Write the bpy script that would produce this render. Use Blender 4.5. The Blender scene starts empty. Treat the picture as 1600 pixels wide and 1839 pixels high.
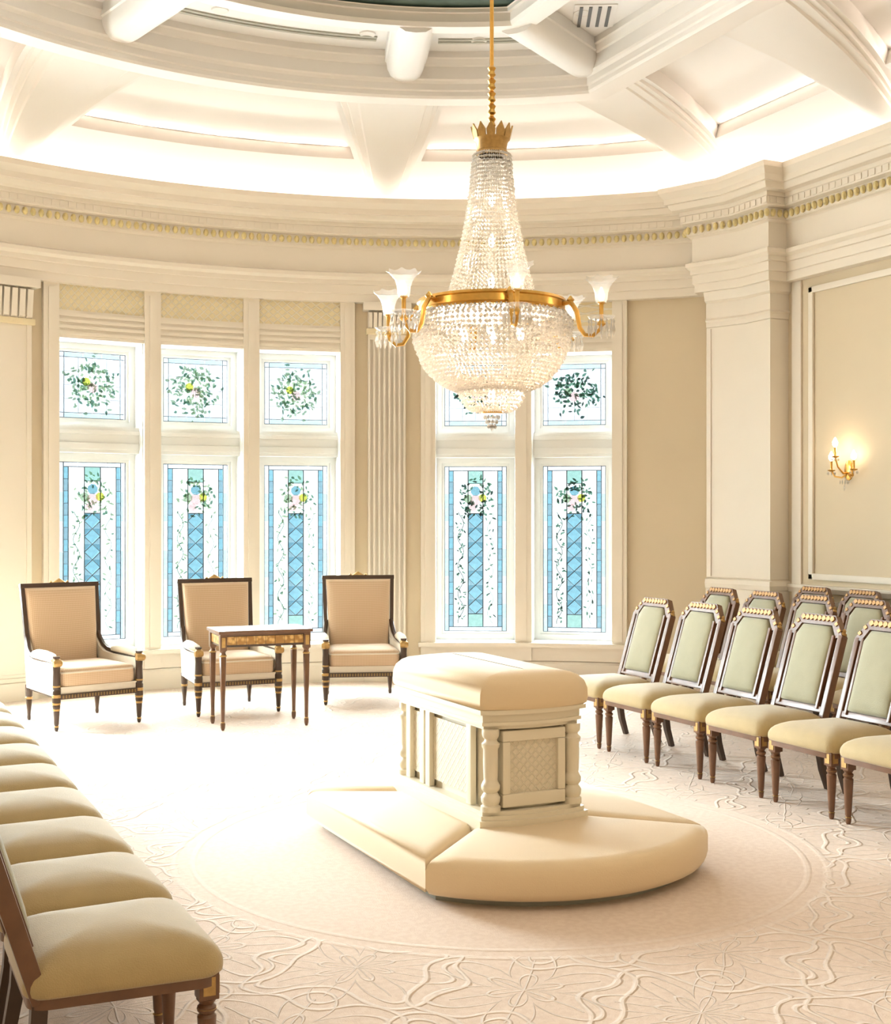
import bpy, bmesh, math, random
from mathutils import Vector, Matrix
random.seed(7)
PI = math.pi
R = math.radians
sin, cos = math.sin, math.cos
S = bpy.context.scene
COL = S.collection

# ------------------------------------------------------------------ camera, world, exposure, daylight
F_PX, W_PX, H_PX = 2300.0, 1600.0, 1839.0
CAM_H = 1.6
PSI = math.atan(1090.0 / F_PX)
cd = bpy.data.cameras.new('camera')
cam = bpy.data.objects.new('camera', cd)
COL.objects.link(cam)
cam.location = (0, 0, CAM_H)
cam.rotation_euler = (PI / 2, 0, -PSI)
cd.sensor_fit = 'VERTICAL'
cd.sensor_height = 36.0
cd.lens = 36.0 * F_PX / H_PX
cd.shift_y = (930.0 - H_PX / 2) / H_PX
cd.clip_start = 0.02
S.camera = cam

S.view_settings.view_transform = 'Standard'
S.view_settings.look = 'None'
S.view_settings.gamma = 1.0
S.view_settings.use_curve_mapping = False
S.view_settings.exposure = 0.16
S.cycles.max_bounces = 5
S.cycles.diffuse_bounces = 3
S.cycles.glossy_bounces = 2
S.cycles.transmission_bounces = 3
S.cycles.caustics_reflective = False
S.cycles.caustics_refractive = False
S.cycles.transparent_max_bounces = 8

wd = bpy.data.worlds.new('sky')
S.world = wd
wd.use_nodes = True
wn = wd.node_tree
bg = wn.nodes['Background']
bg.inputs['Color'].default_value = (0.86, 0.95, 1.0, 1)
bg.inputs['Strength'].default_value = 1.75

COFFER_E = 1.3
DAY_E, COVE_E, FILL_E, NEAR_FILL_E, CHAND_E = 640.0, 5.6, 24.0, 42.0, 14.0

# plan of the room
CX, CY = 2.88, 5.85            # centre of the round end
RW = 6.12                      # radius of the curved wall
XR, XL = 7.70, -1.94           # straight side walls
YN = -1.6                      # wall behind the camera
TW = R(51.96)                  # angle where the round end meets the sides


def pol(a, r):
    return Vector((CX + r * sin(a), CY + r * cos(a), 0))


def area_light(name, loc, direction, sx, sy, energy, color, spread=PI):
    l = bpy.data.lights.new(name, 'AREA')
    l.shape = 'RECTANGLE'
    l.size, l.size_y = sx, sy
    l.energy = energy
    l.color = color
    l.spread = spread
    o = bpy.data.objects.new(name, l)
    COL.objects.link(o)
    o.location = loc
    o.rotation_euler = Vector(direction).to_track_quat('-Z', 'Y').to_euler()
    return o


LIGHTS_DEG = (-6.7, 2.15, 11.0, 27.2, 36.1, -22.9, -31.8)
for a in LIGHTS_DEG:                       # daylight behind each window light
    p = pol(R(a), RW + 1.0)
    p.z = 2.35
    d = Vector((-sin(R(a)), -cos(R(a)), -0.42))
    area_light('daylight', p, d, 0.95, 3.0, DAY_E * (3.4 if a < -20 else 1.0), (0.95, 0.97, 1.0))

# ------------------------------------------------------------------ materials


class NT:
    """small helper to write shader maths"""

    def __init__(self, mat):
        self.t = mat.node_tree

    def new(self, kind, **kw):
        n = self.t.nodes.new(kind)
        for k, v in kw.items():
            setattr(n, k, v)
        return n

    def link(self, a, b):
        self.t.links.new(a, b)

    def put(self, sock, v):
        if hasattr(v, 'is_linked') or isinstance(v, bpy.types.NodeSocket):
            self.link(v, sock)
        else:
            sock.default_value = v

    def m(self, op, a, b=0.0, c=None):
        n = self.new('ShaderNodeMath', operation=op)
        self.put(n.inputs[0], a)
        self.put(n.inputs[1], b)
        if c is not None:
            self.put(n.inputs[2], c)
        return n.outputs[0]

    def mix(self, fac, a, b):
        n = self.new('ShaderNodeMix', data_type='RGBA')
        self.put(n.inputs[0], fac)
        self.put(n.inputs[6], a)
        self.put(n.inputs[7], b)
        return n.outputs[2]

    def ramp(self, v, lo, hi):
        n = self.new('ShaderNodeMapRange', interpolation_type='SMOOTHSTEP')
        self.put(n.inputs['Value'], v)
        n.inputs['From Min'].default_value = lo
        n.inputs['From Max'].default_value = hi
        return n.outputs[0]


def c4(c):
    return (c[0], c[1], c[2], 1.0)


MATS = {}


def mat(name, color, rough=0.6, metal=0.0, var=0.06, scale=8.0, bump=0.0, bscale=60.0, sheen=0.0, coat=0.0, emit=None, estr=0.0):
    m = bpy.data.materials.new(name)
    m.use_nodes = True
    t = NT(m)
    b = m.node_tree.nodes['Principled BSDF']
    b.inputs['Roughness'].default_value = rough
    b.inputs['Metallic'].default_value = metal
    tc = t.new('ShaderNodeTexCoord')
    no = t.new('ShaderNodeTexNoise')
    no.inputs['Scale'].default_value = scale
    no.inputs['Detail'].default_value = 3
    t.link(tc.outputs['Object'], no.inputs['Vector'])
    lo = tuple(max(0, x * (1 - var)) for x in color)
    hi = tuple(min(1, x * (1 + var)) for x in color)
    t.link(t.mix(no.outputs[0], c4(lo), c4(hi)), b.inputs['Base Color'])
    if bump:
        n2 = t.new('ShaderNodeTexNoise')
        n2.inputs['Scale'].default_value = bscale
        t.link(tc.outputs['Object'], n2.inputs['Vector'])
        bp = t.new('ShaderNodeBump')
        bp.inputs['Strength'].default_value = bump
        bp.inputs['Distance'].default_value = 0.01
        t.link(n2.outputs[0], bp.inputs['Height'])
        t.link(bp.outputs[0], b.inputs['Normal'])
    if sheen:
        b.inputs['Sheen Weight'].default_value = sheen
    if coat:
        b.inputs['Coat Weight'].default_value = coat
        b.inputs['Coat Roughness'].default_value = 0.15
    if emit:
        b.inputs['Emission Color'].default_value = c4(emit)
        b.inputs['Emission Strength'].default_value = estr
    MATS[name] = m
    return m


mat('wall_paint', (0.70, 0.575, 0.395), 0.7, var=0.03, scale=2)
mat('trim_paint', (0.85, 0.755, 0.625), 0.45, var=0.02, scale=3)
mat('frame_paint', (0.88, 0.865, 0.82), 0.45, var=0.02, scale=3)
mat('ceiling_paint', (0.87, 0.83, 0.79), 0.7, var=0.015, scale=2)
mat('ceiling_trim', (0.83, 0.77, 0.705), 0.55, var=0.02, scale=3)
mat('bead_gold', (0.72, 0.58, 0.27), 0.4, var=0.15, scale=30)
mat('capital_gold', (0.84, 0.70, 0.44), 0.45, var=0.08, scale=20)
mat('gold', (0.72, 0.42, 0.11), 0.28, metal=1.0, var=0.18, scale=40)
mat('gilt', (0.50, 0.31, 0.11), 0.42, metal=0.6, var=0.3, scale=60)
mat('wood', (0.165, 0.075, 0.034), 0.36, var=0.35, scale=14, coat=0.15)
mat('wood_dark', (0.058, 0.029, 0.014), 0.38, var=0.3, scale=14, coat=0.1)
mat('green_seat_lit', (0.50, 0.37, 0.175), 0.75, var=0.1, scale=16, bump=0.25, bscale=260, sheen=0.35)  # same cloth as the backs, with the light on the seats in its colour
mat('green_back_shaded', (0.375, 0.345, 0.215), 0.7, var=0.1, scale=12, bump=0.2, bscale=260, sheen=0.35)  # same cloth as the seats, toned for the dimmer light on the backs
mat('altar_paint', (0.86, 0.76, 0.585), 0.4, var=0.02, scale=4)
mat('altar_velvet', (0.85, 0.655, 0.41), 0.8, var=0.03, scale=6, bump=0.12, bscale=200, sheen=0.3)
mat('toe_kick', (0.42, 0.40, 0.33), 0.8)
mat('dark_metal', (0.09, 0.085, 0.08), 0.5)
mat('lead', (0.045, 0.06, 0.07), 0.85, var=0.2)
mat('dome_green', (0.10, 0.15, 0.13), 0.6, var=0.5, scale=9)
mat('bulb', (1, 0.9, 0.75), 0.3, emit=(1.0, 0.84, 0.62), estr=10.0)
mat('led', (1, 0.9, 0.75), 0.3, emit=(1.0, 0.80, 0.58), estr=6.0)
mat('crest_gilt', (0.46, 0.25, 0.09), 0.5, metal=0.35, var=0.3, scale=60)
mat('fluting_gold', (0.26, 0.16, 0.06), 0.4, metal=0.5, var=0.3, scale=50)


def fabric_pattern(name, c1, c2, freq):
    """diagonal basket weave of the armchair cloth"""
    m = bpy.data.materials.new(name)
    m.use_nodes = True
    t = NT(m)
    b = m.node_tree.nodes['Principled BSDF']
    b.inputs['Roughness'].default_value = 0.8
    b.inputs['Sheen Weight'].default_value = 0.3
    tc = t.new('ShaderNodeTexCoord')
    sp = t.new('ShaderNodeSeparateXYZ')
    t.link(tc.outputs['Object'], sp.inputs[0])
    u = t.m('ADD', sp.outputs[0], 0.0)
    v = t.m('ADD', t.m('MULTIPLY', sp.outputs[1], 0.8), sp.outputs[2])
    s1 = t.m('SINE', t.m('MULTIPLY', t.m('ADD', u, v), freq))
    s2 = t.m('SINE', t.m('MULTIPLY', t.m('SUBTRACT', u, v), freq))
    f = t.ramp(t.m('MULTIPLY', s1, s2), -0.5, 0.5)
    t.link(t.mix(f, c4(c1), c4(c2)), b.inputs['Base Color'])
    MATS[name] = m


fabric_pattern('armchair_cloth', (0.64, 0.44, 0.27), (0.76, 0.56, 0.37), 230.0)
mat('armchair_plain', (0.84, 0.74, 0.60), 0.75, var=0.03, scale=12, sheen=0.3)


def marquetry():
    m = bpy.data.materials.new('marquetry')
    m.use_nodes = True
    t = NT(m)
    b = m.node_tree.nodes['Principled BSDF']
    b.inputs['Roughness'].default_value = 0.3
    tc = t.new('ShaderNodeTexCoord')
    vo = t.new('ShaderNodeTexVoronoi')
    vo.inputs['Scale'].default_value = 26
    t.link(tc.outputs['Object'], vo.inputs['Vector'])
    f = t.ramp(vo.outputs['Distance'], 0.2, 0.6)
    t.link(t.mix(f, (0.75, 0.47, 0.16, 1), (0.42, 0.21, 0.05, 1)), b.inputs['Base Color'])
    MATS['marquetry'] = m


marquetry()


def lattice(name, base, line, freq):
    """carved trellis in fine relief"""
    m = bpy.data.materials.new(name)
    m.use_nodes = True
    t = NT(m)
    b = m.node_tree.nodes['Principled BSDF']
    b.inputs['Roughness'].default_value = 0.5
    tc = t.new('ShaderNodeTexCoord')
    sp = t.new('ShaderNodeSeparateXYZ')
    t.link(tc.outputs['Object'], sp.inputs[0])
    u = t.m('ADD', sp.outputs[0], sp.outputs[1])
    v = sp.outputs[2]
    s1 = t.m('ABSOLUTE', t.m('SINE', t.m('MULTIPLY', t.m('ADD', u, v), freq)))
    s2 = t.m('ABSOLUTE', t.m('SINE', t.m('MULTIPLY', t.m('SUBTRACT', u, v), freq)))
    f = t.ramp(t.m('MINIMUM', s1, s2), 0.12, 0.4)
    t.link(t.mix(f, c4(line), c4(base)), b.inputs['Base Color'])
    bp = t.new('ShaderNodeBump')
    bp.inputs['Strength'].default_value = 0.6
    bp.inputs['Distance'].default_value = 0.01
    t.link(f, bp.inputs['Height'])
    bp.invert = True
    t.link(bp.outputs[0], b.inputs['Normal'])
    MATS[name] = m


lattice('header_lattice', (0.80, 0.67, 0.42), (0.84, 0.755, 0.61), 42.0)
lattice('altar_lattice', (0.80, 0.69, 0.52), (0.87, 0.775, 0.60), 75.0)


def glass(name, tint, trans=1.0, white=0.9):
    """art glass: tinted light passes straight through and scatters"""
    m = bpy.data.materials.new(name)
    m.use_nodes = True
    t = NT(m)
    nt = m.node_tree
    nt.nodes.remove(nt.nodes['Principled BSDF'])
    out = nt.nodes['Material Output']
    tr = t.new('ShaderNodeBsdfTransparent')
    tl = t.new('ShaderNodeBsdfTranslucent')
    gl = t.new('ShaderNodeBsdfGlossy')
    gl.inputs['Roughness'].default_value = 0.15
    tc = t.new('ShaderNodeTexCoord')
    no = t.new('ShaderNodeTexNoise')
    no.inputs['Scale'].default_value = 26
    no.inputs['Detail'].default_value = 4
    t.link(tc.outputs['Object'], no.inputs['Vector'])
    tint = tuple(math.sqrt(x) for x in tint)             # light crosses two faces of each piece
    colr = t.mix(no.outputs[0], c4(tuple(x * 0.9 for x in tint)), c4(tuple(min(1, x * 1.1) for x in tint)))
    t.link(colr, tr.inputs[0])
    t.link(colr, tl.inputs[0])
    mx = t.new('ShaderNodeMixShader')
    mx.inputs[0].default_value = 1 - trans
    t.link(tr.outputs[0], mx.inputs[1])
    t.link(tl.outputs[0], mx.inputs[2])
    m2 = t.new('ShaderNodeMixShader')
    m2.inputs[0].default_value = 0.04
    t.link(mx.outputs[0], m2.inputs[1])
    t.link(gl.outputs[0], m2.inputs[2])
    t.link(m2.outputs[0], out.inputs[0])
    MATS[name] = m


glass('glass_white', (0.92, 0.94, 0.93))
glass('glass_opal', (0.68, 0.73, 0.78))
glass('glass_pale', (0.5, 0.62, 0.67))
glass('glass_lavender', (0.62, 0.66, 0.71))
glass('glass_blue', (0.21, 0.42, 0.5))
glass('glass_blue_deep', (0.12, 0.27, 0.34))
glass('glass_grey', (0.22, 0.36, 0.42))
glass('glass_green', (0.3, 0.5, 0.45))
glass('leaf_dark', (0.04, 0.08, 0.07))
glass('leaf_green', (0.14, 0.27, 0.2))
glass('leaf_pale', (0.36, 0.47, 0.33))
glass('petal_pink', (0.75, 0.55, 0.55))
glass('petal_yellow', (0.55, 0.56, 0.1))


def crystal(name, tint, tl_f, emit):
    m = bpy.data.materials.new(name)
    m.use_nodes = True
    t = NT(m)
    nt = m.node_tree
    nt.nodes.remove(nt.nodes['Principled BSDF'])
    out = nt.nodes['Material Output']
    tl = t.new('ShaderNodeBsdfTranslucent')
    tl.inputs[0].default_value = c4(tint)
    gl = t.new('ShaderNodeBsdfGlossy')
    gl.inputs['Roughness'].default_value = 0.08
    tr = t.new('ShaderNodeBsdfTransparent')
    mx = t.new('ShaderNodeMixShader')
    mx.inputs[0].default_value = 0.35
    t.link(tl.outputs[0], mx.inputs[1])
    t.link(gl.outputs[0], mx.inputs[2])
    if tl_f >= 0.7:
        t.link(mx.outputs[0], out.inputs[0])
        MATS[name] = m
        return
    m2 = t.new('ShaderNodeMixShader')
    m2.inputs[0].default_value = tl_f
    t.link(tr.outputs[0], m2.inputs[1])
    t.link(mx.outputs[0], m2.inputs[2])
    t.link(m2.outputs[0], out.inputs[0])
    MATS[name] = m


crystal('crystal', (1.0, 0.93, 0.84), 0.78, 0)
crystal('shade_glass', (1.0, 0.97, 0.93), 0.28, 0)


def carpet():
    m = bpy.data.materials.new('carpet')
    m.use_nodes = True
    t = NT(m)
    b = m.node_tree.nodes['Principled BSDF']
    b.inputs['Roughness'].default_value = 0.95
    b.inputs['Sheen Weight'].default_value = 0.25
    tc = t.new('ShaderNodeTexCoord')
    no = t.new('ShaderNodeTexNoise')
    no.inputs['Scale'].default_value = 2.2
    t.link(tc.outputs['Object'], no.inputs['Vector'])
    wob = t.new('ShaderNodeVectorMath', operation='MULTIPLY_ADD')
    t.link(no.outputs['Color'], wob.inputs[0])
    wob.inputs[1].default_value = (0.11, 0.11, 0)
    t.link(tc.outputs['Object'], wob.inputs[2])
    sp = t.new('ShaderNodeSeparateXYZ')
    t.link(wob.outputs[0], sp.inputs[0])
    T = 0.86

    def cell(sock, off):
        q = t.m('DIVIDE', t.m('ADD', sock, off), T)
        return t.m('SUBTRACT', t.m('FRACT', q), 0.5)

    def length(a, bb):
        return t.m('SQRT', t.m('ADD', t.m('MULTIPLY', a, a), t.m('MULTIPLY', bb, bb)))

    x, y = sp.outputs[0], sp.outputs[1]
    ds = []
    for ox, oy, n, ph in ((0, 0, 3.0, 0.2), (T / 2, T / 2, 4.0, 0.0)):
        px, py = cell(x, ox), cell(y, oy)
        th = t.m('ADD', t.m('ARCTAN2', py, px), ph)
        r = length(px, py)
        pet = t.m('ABSOLUTE', t.m('COSINE', t.m('MULTIPLY', th, n)))
        ds.append(t.m('ABSOLUTE', t.m('SUBTRACT', r, t.m('MULTIPLY_ADD', pet, 0.26, 0.15))))
        ds.append(t.m('MULTIPLY', t.m('ABSOLUTE', t.m('SUBTRACT', r, t.m('MULTIPLY_ADD', pet, 0.13, 0.04))), 1.2))
        spoke = t.m('ABSOLUTE', t.m('SINE', t.m('MULTIPLY', th, n)))
        ds.append(t.m('ADD', t.m('MULTIPLY', t.m('MULTIPLY', spoke, r), 0.9), t.m('MULTIPLY', t.m('MAXIMUM', t.m('SUBTRACT', r, 0.33), 0.0), 3.0)))
        ds.append(t.m('MULTIPLY', t.m('ABSOLUTE', t.m('SUBTRACT', r, t.m('MULTIPLY_ADD', t.m('COSINE', t.m('MULTIPLY', th, n * 2.0)), 0.035, 0.44))), 1.0))
    d = ds[0]
    for e in ds[1:]:
        d = t.m('MINIMUM', d, e)
    line = t.m('SUBTRACT', 1.0, t.ramp(d, 0.004, 0.017))
    # plain disc round the altar with two edge lines
    s2 = t.new('ShaderNodeSeparateXYZ')
    t.link(tc.outputs['Object'], s2.inputs[0])
    r = length(t.m('SUBTRACT', s2.outputs[0], 2.88), t.m('MULTIPLY', t.m('SUBTRACT', s2.outputs[1], 5.5), 0.98))
    outside = t.ramp(r, 1.50, 1.53)
    rings = t.m('MAXIMUM', t.m('SUBTRACT', 1.0, t.ramp(t.m('ABSOLUTE', t.m('SUBTRACT', r, 1.44)), 0.005, 0.02)),
                t.m('SUBTRACT', 1.0, t.ramp(t.m('ABSOLUTE', t.m('SUBTRACT', r, 1.53)), 0.005, 0.02)))
    pat = t.m('MAXIMUM', t.m('MULTIPLY', line, outside), t.m('MULTIPLY', rings, 0.45))
    fine = t.new('ShaderNodeTexNoise')
    fine.inputs['Scale'].default_value = 190
    fine.inputs['Detail'].default_value = 2
    t.link(tc.outputs['Object'], fine.inputs['Vector'])
    mid = t.new('ShaderNodeTexNoise')
    mid.inputs['Scale'].default_value = 34
    t.link(tc.outputs['Object'], mid.inputs['Vector'])
    base = t.mix(t.ramp(mid.outputs[0], 0.35, 0.65), (0.77, 0.59, 0.455, 1), (0.83, 0.655, 0.52, 1))
    base = t.mix(t.m('MULTIPLY', pat, 0.6), base, (0.89, 0.76, 0.65, 1))
    t.link(base, b.inputs['Base Color'])
    h = t.m('ADD', t.m('MULTIPLY', pat, 1.0), t.m('MULTIPLY', fine.outputs[0], 0.35))
    bp = t.new('ShaderNodeBump')
    bp.inputs['Strength'].default_value = 0.7
    bp.inputs['Distance'].default_value = 0.010
    t.link(h, bp.inputs['Height'])
    t.link(bp.outputs[0], b.inputs['Normal'])
    MATS['carpet'] = m


carpet()

# ------------------------------------------------------------------ mesh helpers


class MB:
    def __init__(self):
        self.v, self.f = [], []

    def add(self, verts, faces, M=None):
        o = len(self.v)
        for p in verts:
            p = Vector(p)
            self.v.append(tuple(M @ p) if M else tuple(p))
        for f in faces:
            self.f.append(tuple(i + o for i in f))
        return self

    def box(self, x0, y0, z0, x1, y1, z1, c=0.0, M=None):
        """box, corners chamfered by c"""
        if c <= 0:
            v = [(x, y, z) for z in (z0, z1) for y in (y0, y1) for x in (x0, x1)]
            f = [(0, 2, 3, 1), (4, 5, 7, 6), (0, 1, 5, 4), (2, 6, 7, 3), (0, 4, 6, 2), (1, 3, 7, 5)]
            return self.add(v, f, M)
        bm = bmesh.new()
        bmesh.ops.create_cube(bm, size=1.0)
        for p in bm.verts:
            p.co = Vector(((x0 + x1) / 2 + p.co.x * (x1 - x0), (y0 + y1) / 2 + p.co.y * (y1 - y0), (z0 + z1) / 2 + p.co.z * (z1 - z0)))
        bmesh.ops.bevel(bm, geom=bm.edges[:], offset=c, segments=2, profile=0.7, affect='EDGES')
        bm.verts.index_update()
        self.add([p.co for p in bm.verts], [[q.index for q in f.verts] for f in bm.faces], M)
        bm.free()
        return self

    def prism(self, pts, axis, a, b, M=None):
        """polygon extruded along an axis ('x','y','z')"""
        n = len(pts)

        def P(p, w):
            return {'x': (w, p[0], p[1]), 'y': (p[0], w, p[1]), 'z': (p[0], p[1], w)}[axis]
        v = [P(p, a) for p in pts] + [P(p, b) for p in pts]
        f = [tuple(range(n))[::-1], tuple(range(n, 2 * n))]
        for i in range(n):
            j = (i + 1) % n
            f.append((i, j, n + j, n + i))
        return self.add(v, f, M)

    def lathe(self, prof, seg=14, M=None, a0=0.0, sweep=2 * PI):
        """prof: (radius, z) list from bottom to top"""
        full = abs(sweep - 2 * PI) < 1e-6
        n = seg if full else seg + 1
        v, f = [], []
        for r, z in prof:
            for k in range(n):
                a = a0 + sweep * k / seg
                v.append((r * cos(a), r * sin(a), z))
        for i in range(len(prof) - 1):
            for k in range(seg):
                j = (k + 1) % n
                f.append((i * n + k, i * n + j, (i + 1) * n + j, (i + 1) * n + k))
        if full:
            if prof[0][0] > 1e-5:
                f.append(tuple(range(n))[::-1])
            if prof[-1][0] > 1e-5:
                f.append(tuple(range((len(prof) - 1) * n, len(prof) * n)))
        return self.add(v, f, M)

    def tube(self, pts, rad, seg=8, M=None, square=False):
        pts = [Vector(p) for p in pts]
        n = len(pts)
        rads = rad if isinstance(rad, (list, tuple)) else [rad] * n
        v, f = [], []
        up = None
        for i, p in enumerate(pts):
            d = (pts[min(i + 1, n - 1)] - pts[max(i - 1, 0)]).normalized()
            if up is None:
                up = Vector((0, 0, 1)) if abs(d.z) < 0.9 else Vector((1, 0, 0))
            s = d.cross(up).normalized()
            up2 = s.cross(d).normalized()
            up = up2
            for k in range(seg):
                a = 2 * PI * k / seg + (PI / 4 if square else 0)
                v.append(p + s * (rads[i] * cos(a)) + up2 * (rads[i] * sin(a)))
        for i in range(n - 1):
            for k in range(seg):
                j = (k + 1) % seg
                f.append((i * seg + k, i * seg + j, (i + 1) * seg + j, (i + 1) * seg + k))
        f.append(tuple(range(seg))[::-1])
        f.append(tuple(range((n - 1) * seg, n * seg)))
        return self.add(v, f, M)

    def puff(self, outline, levels, M=None, seg=1):
        """stacked scaled copies of a closed outline: levels = (scale, z); last scale 0 closes in a point"""
        n = len(outline)
        cx = sum(p[0] for p in outline) / n
        cy = sum(p[1] for p in outline) / n
        v, f = [], []
        for s, z in levels:
            for p in outline:
                v.append((cx + (p[0] - cx) * s, cy + (p[1] - cy) * s, z))
        for i in range(len(levels) - 1):
            for k in range(n):
                j = (k + 1) % n
                f.append((i * n + k, i * n + j, (i + 1) * n + j, (i + 1) * n + k))
        f.append(tuple(range(n))[::-1])
        f.append(tuple(range((len(levels) - 1) * n, len(levels) * n)))
        return self.add(v, f, M)

    def octa(self, c, rx, rz):
        x, y, z = c
        v = [(x + rx, y, z), (x, y + rx, z), (x - rx, y, z), (x, y - rx, z), (x, y, z + rz), (x, y, z - rz)]
        f = [(0, 1, 4), (1, 2, 4), (2, 3, 4), (3, 0, 4), (1, 0, 5), (2, 1, 5), (3, 2, 5), (0, 3, 5)]
        return self.add(v, f)

    def curved(self, a0, a1, r0, r1, z0, z1, n=None, cx=CX, cy=CY):
        """block between two angles, radii and heights of the round end"""
        n = n or max(1, int(abs(a1 - a0) / R(2.0)) + 1)
        v, f = [], []
        for i in range(n + 1):
            a = a0 + (a1 - a0) * i / n
            for r in (r0, r1):
                for z in (z0, z1):
                    v.append((cx + r * sin(a), cy + r * cos(a), z))
        for i in range(n):
            b, c = 4 * i, 4 * i + 4
            f += [(b, b + 1, c + 1, c), (b + 2, c + 2, c + 3, b + 3), (b + 1, b + 3, c + 3, c + 1), (b, c, c + 2, b + 2)]
        f += [(0, 2, 3, 1), (4 * n, 4 * n + 1, 4 * n + 3, 4 * n + 2)]
        return self.add(v, f)

    def mesh(self, name, material, smooth=38.0):
        me = bpy.data.meshes.new(name)
        me.from_pydata(self.v, [], self.f)
        bm = bmesh.new()
        bm.from_mesh(me)
        bmesh.ops.recalc_face_normals(bm, faces=bm.faces[:])
        bm.to_mesh(me)
        bm.free()
        if smooth:
            me.polygons.foreach_set('use_smooth', [True] * len(me.polygons))
            me.set_sharp_from_angle(angle=R(smooth))
        me.materials.append(MATS[material])
        return me

    def build(self, name, material, parent=None, smooth=38.0, loc=None, rz=0.0):
        return obj(name, self.mesh(name, material, smooth), parent, loc, rz)


def obj(name, data, parent=None, loc=None, rz=0.0):
    o = bpy.data.objects.new(name, data)
    COL.objects.link(o)
    o.parent = parent
    if loc is not None:
        o.location = loc
    if rz:
        o.rotation_euler = (0, 0, rz)
    return o


def tag(o, label=None, cat=None, group=None, kind=None):
    for k, v in (('label', label), ('category', cat), ('group', group), ('kind', kind)):
        if v:
            o[k] = v
    return o


def thing(name, loc, rz, label, cat, group=None, kind=None):
    o = obj(name, None, None, loc, rz)
    o.empty_display_size = 0.1
    return tag(o, label, cat, group, kind)


def copy_tree(o, parent=None):
    c = o.copy()
    COL.objects.link(c)
    c.parent = parent
    for ch in list(o.children):
        copy_tree(ch, c)
    return c


def rot_z(a):
    return Matrix.Rotation(a, 4, 'Z')


def tr(x, y, z):
    return Matrix.Translation((x, y, z))


def rrect(w, d, r, n=4, cx=0, cy=0):
    """rounded rectangle outline"""
    pts = []
    for k, (sx, sy) in enumerate(((1, 1), (-1, 1), (-1, -1), (1, -1))):
        for i in range(n + 1):
            a = PI / 2 * (k + i / n)
            pts.append((cx + sx * (w / 2 - r) + r * cos(a), cy + sy * (d / 2 - r) + r * sin(a)))
    return pts


# ------------------------------------------------------------------ the room: floor, walls
def wall_path():
    """face of the walls from the left rear corner round to the right rear corner"""
    pts = [(XL, YN), (XL, 9.07), (XL + 0.2, 9.07), (XL + 0.2, 9.41)]
    a1 = R(48.6)
    p = pol(-a1, 5.95)
    pts.append((p.x, p.y))
    n = 64
    for i in range(n + 1):
        a = -a1 + 2 * a1 * i / n
        q = pol(a, RW)
        pts.append((q.x, q.y))
    p = pol(a1, 5.95)
    pts += [(p.x, p.y), (XR - 0.2, 9.41), (XR - 0.2, 9.07), (XR, 9.07), (XR, YN)]
    return [Vector((x, y)) for x, y in pts]


WP = wall_path()


def offset_path(path, d):
    """move a path into the room (to its right-hand side when walked) by d, mitred"""
    out = []
    n = len(path)
    for i in range(n):
        e = []
        if i > 0:
            e.append((path[i] - path[i - 1]).normalized())
        if i < n - 1:
            e.append((path[i + 1] - path[i]).normalized())
        ns = [Vector((t.y, -t.x)) for t in e]
        if len(ns) == 2:
            s = ns[0] + ns[1]
            k = 1.0 + ns[0].dot(ns[1])
            out.append(path[i] + s * (d / max(k, 0.4)))
        else:
            out.append(path[i] + ns[0] * d)
    return out


def sweep(mb, path, prof, close=False):
    """prof: (projection into room, height) list swept along a wall path"""
    rows = [offset_path(path, p) for p, z in prof]
    n, k = len(path), len(prof)
    v = [(rows[j][i].x, rows[j][i].y, prof[j][1]) for i in range(n) for j in range(k)]
    f = []
    for i in range(n - 1):
        for j in range(k - 1):
            f.append((i * k + j, (i + 1) * k + j, (i + 1) * k + j + 1, i * k + j + 1))
        if close:
            f.append((i * k + k - 1, (i + 1) * k + k - 1, (i + 1) * k, i * k))
    mb.add(v, f)


fl = MB()
fl.add([(XL - 0.4, YN - 0.4, 0), (XR + 0.4, YN - 0.4, 0), (XR + 0.4, 12.5, 0), (XL - 0.4, 12.5, 0)], [(0, 1, 2, 3)])
tag(fl.build('floor', 'carpet', smooth=0), 'cream carved carpet with looping floral relief and plain disc round the altar', 'floor', kind='structure')

ZO0, ZO1 = 0.377, 3.217           # window openings
HALF = math.asin(0.395 / RW)
TH = 0.36                         # wall thickness
ZT = 4.70
aw = R(48.6)
mb = MB()
edges = sorted(R(a) for a in LIGHTS_DEG)
prev = -aw
for a in edges:
    mb.curved(prev, a - HALF, RW, RW + TH, 0, ZT)
    mb.curved(a - HALF, a + HALF, RW, RW + TH, 0, ZO0, 4)
    mb.curved(a - HALF, a + HALF, RW, RW + TH, ZO1, ZT, 4)
    prev = a + HALF
mb.curved(prev, aw, RW, RW + TH, 0, ZT)
tag(mb.build('wall_back', 'wall_paint'), 'tan curved wall of the round end holding the tall windows', 'wall', kind='structure')


def pier_wall(side):
    s = 1 if side > 0 else -1

    def X(x):
        return CX + s * (x - CX)
    p0, p1 = pol(aw, RW + TH), pol(aw, 5.95)
    pts = [(X(p0.x), p0.y), (X(p1.x), p1.y), (X(XR - 0.2), 9.41), (X(XR - 0.2), 9.07), (X(XR), 9.07), (X(XR), YN), (X(XR + 0.3), YN), (X(XR + 0.3), p0.y)]
    m = MB()
    m.prism(pts, 'z', 0, ZT)
    return m


tag(pier_wall(1).build('wall_right', 'wall_paint'), 'straight tan side wall with a moulded panel behind the back row of chairs', 'wall', kind='structure')
tag(pier_wall(-1).build('wall_left', 'wall_paint'), 'straight tan side wall behind the left row of chairs', 'wall', kind='structure')
mb = MB()
mb.box(XL - 0.3, YN - 0.3, 0, XR + 0.3, YN, 6.2)
tag(mb.build('wall_front', 'wall_paint'), 'plain tan wall behind the camera', 'wall', kind='structure')

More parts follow.
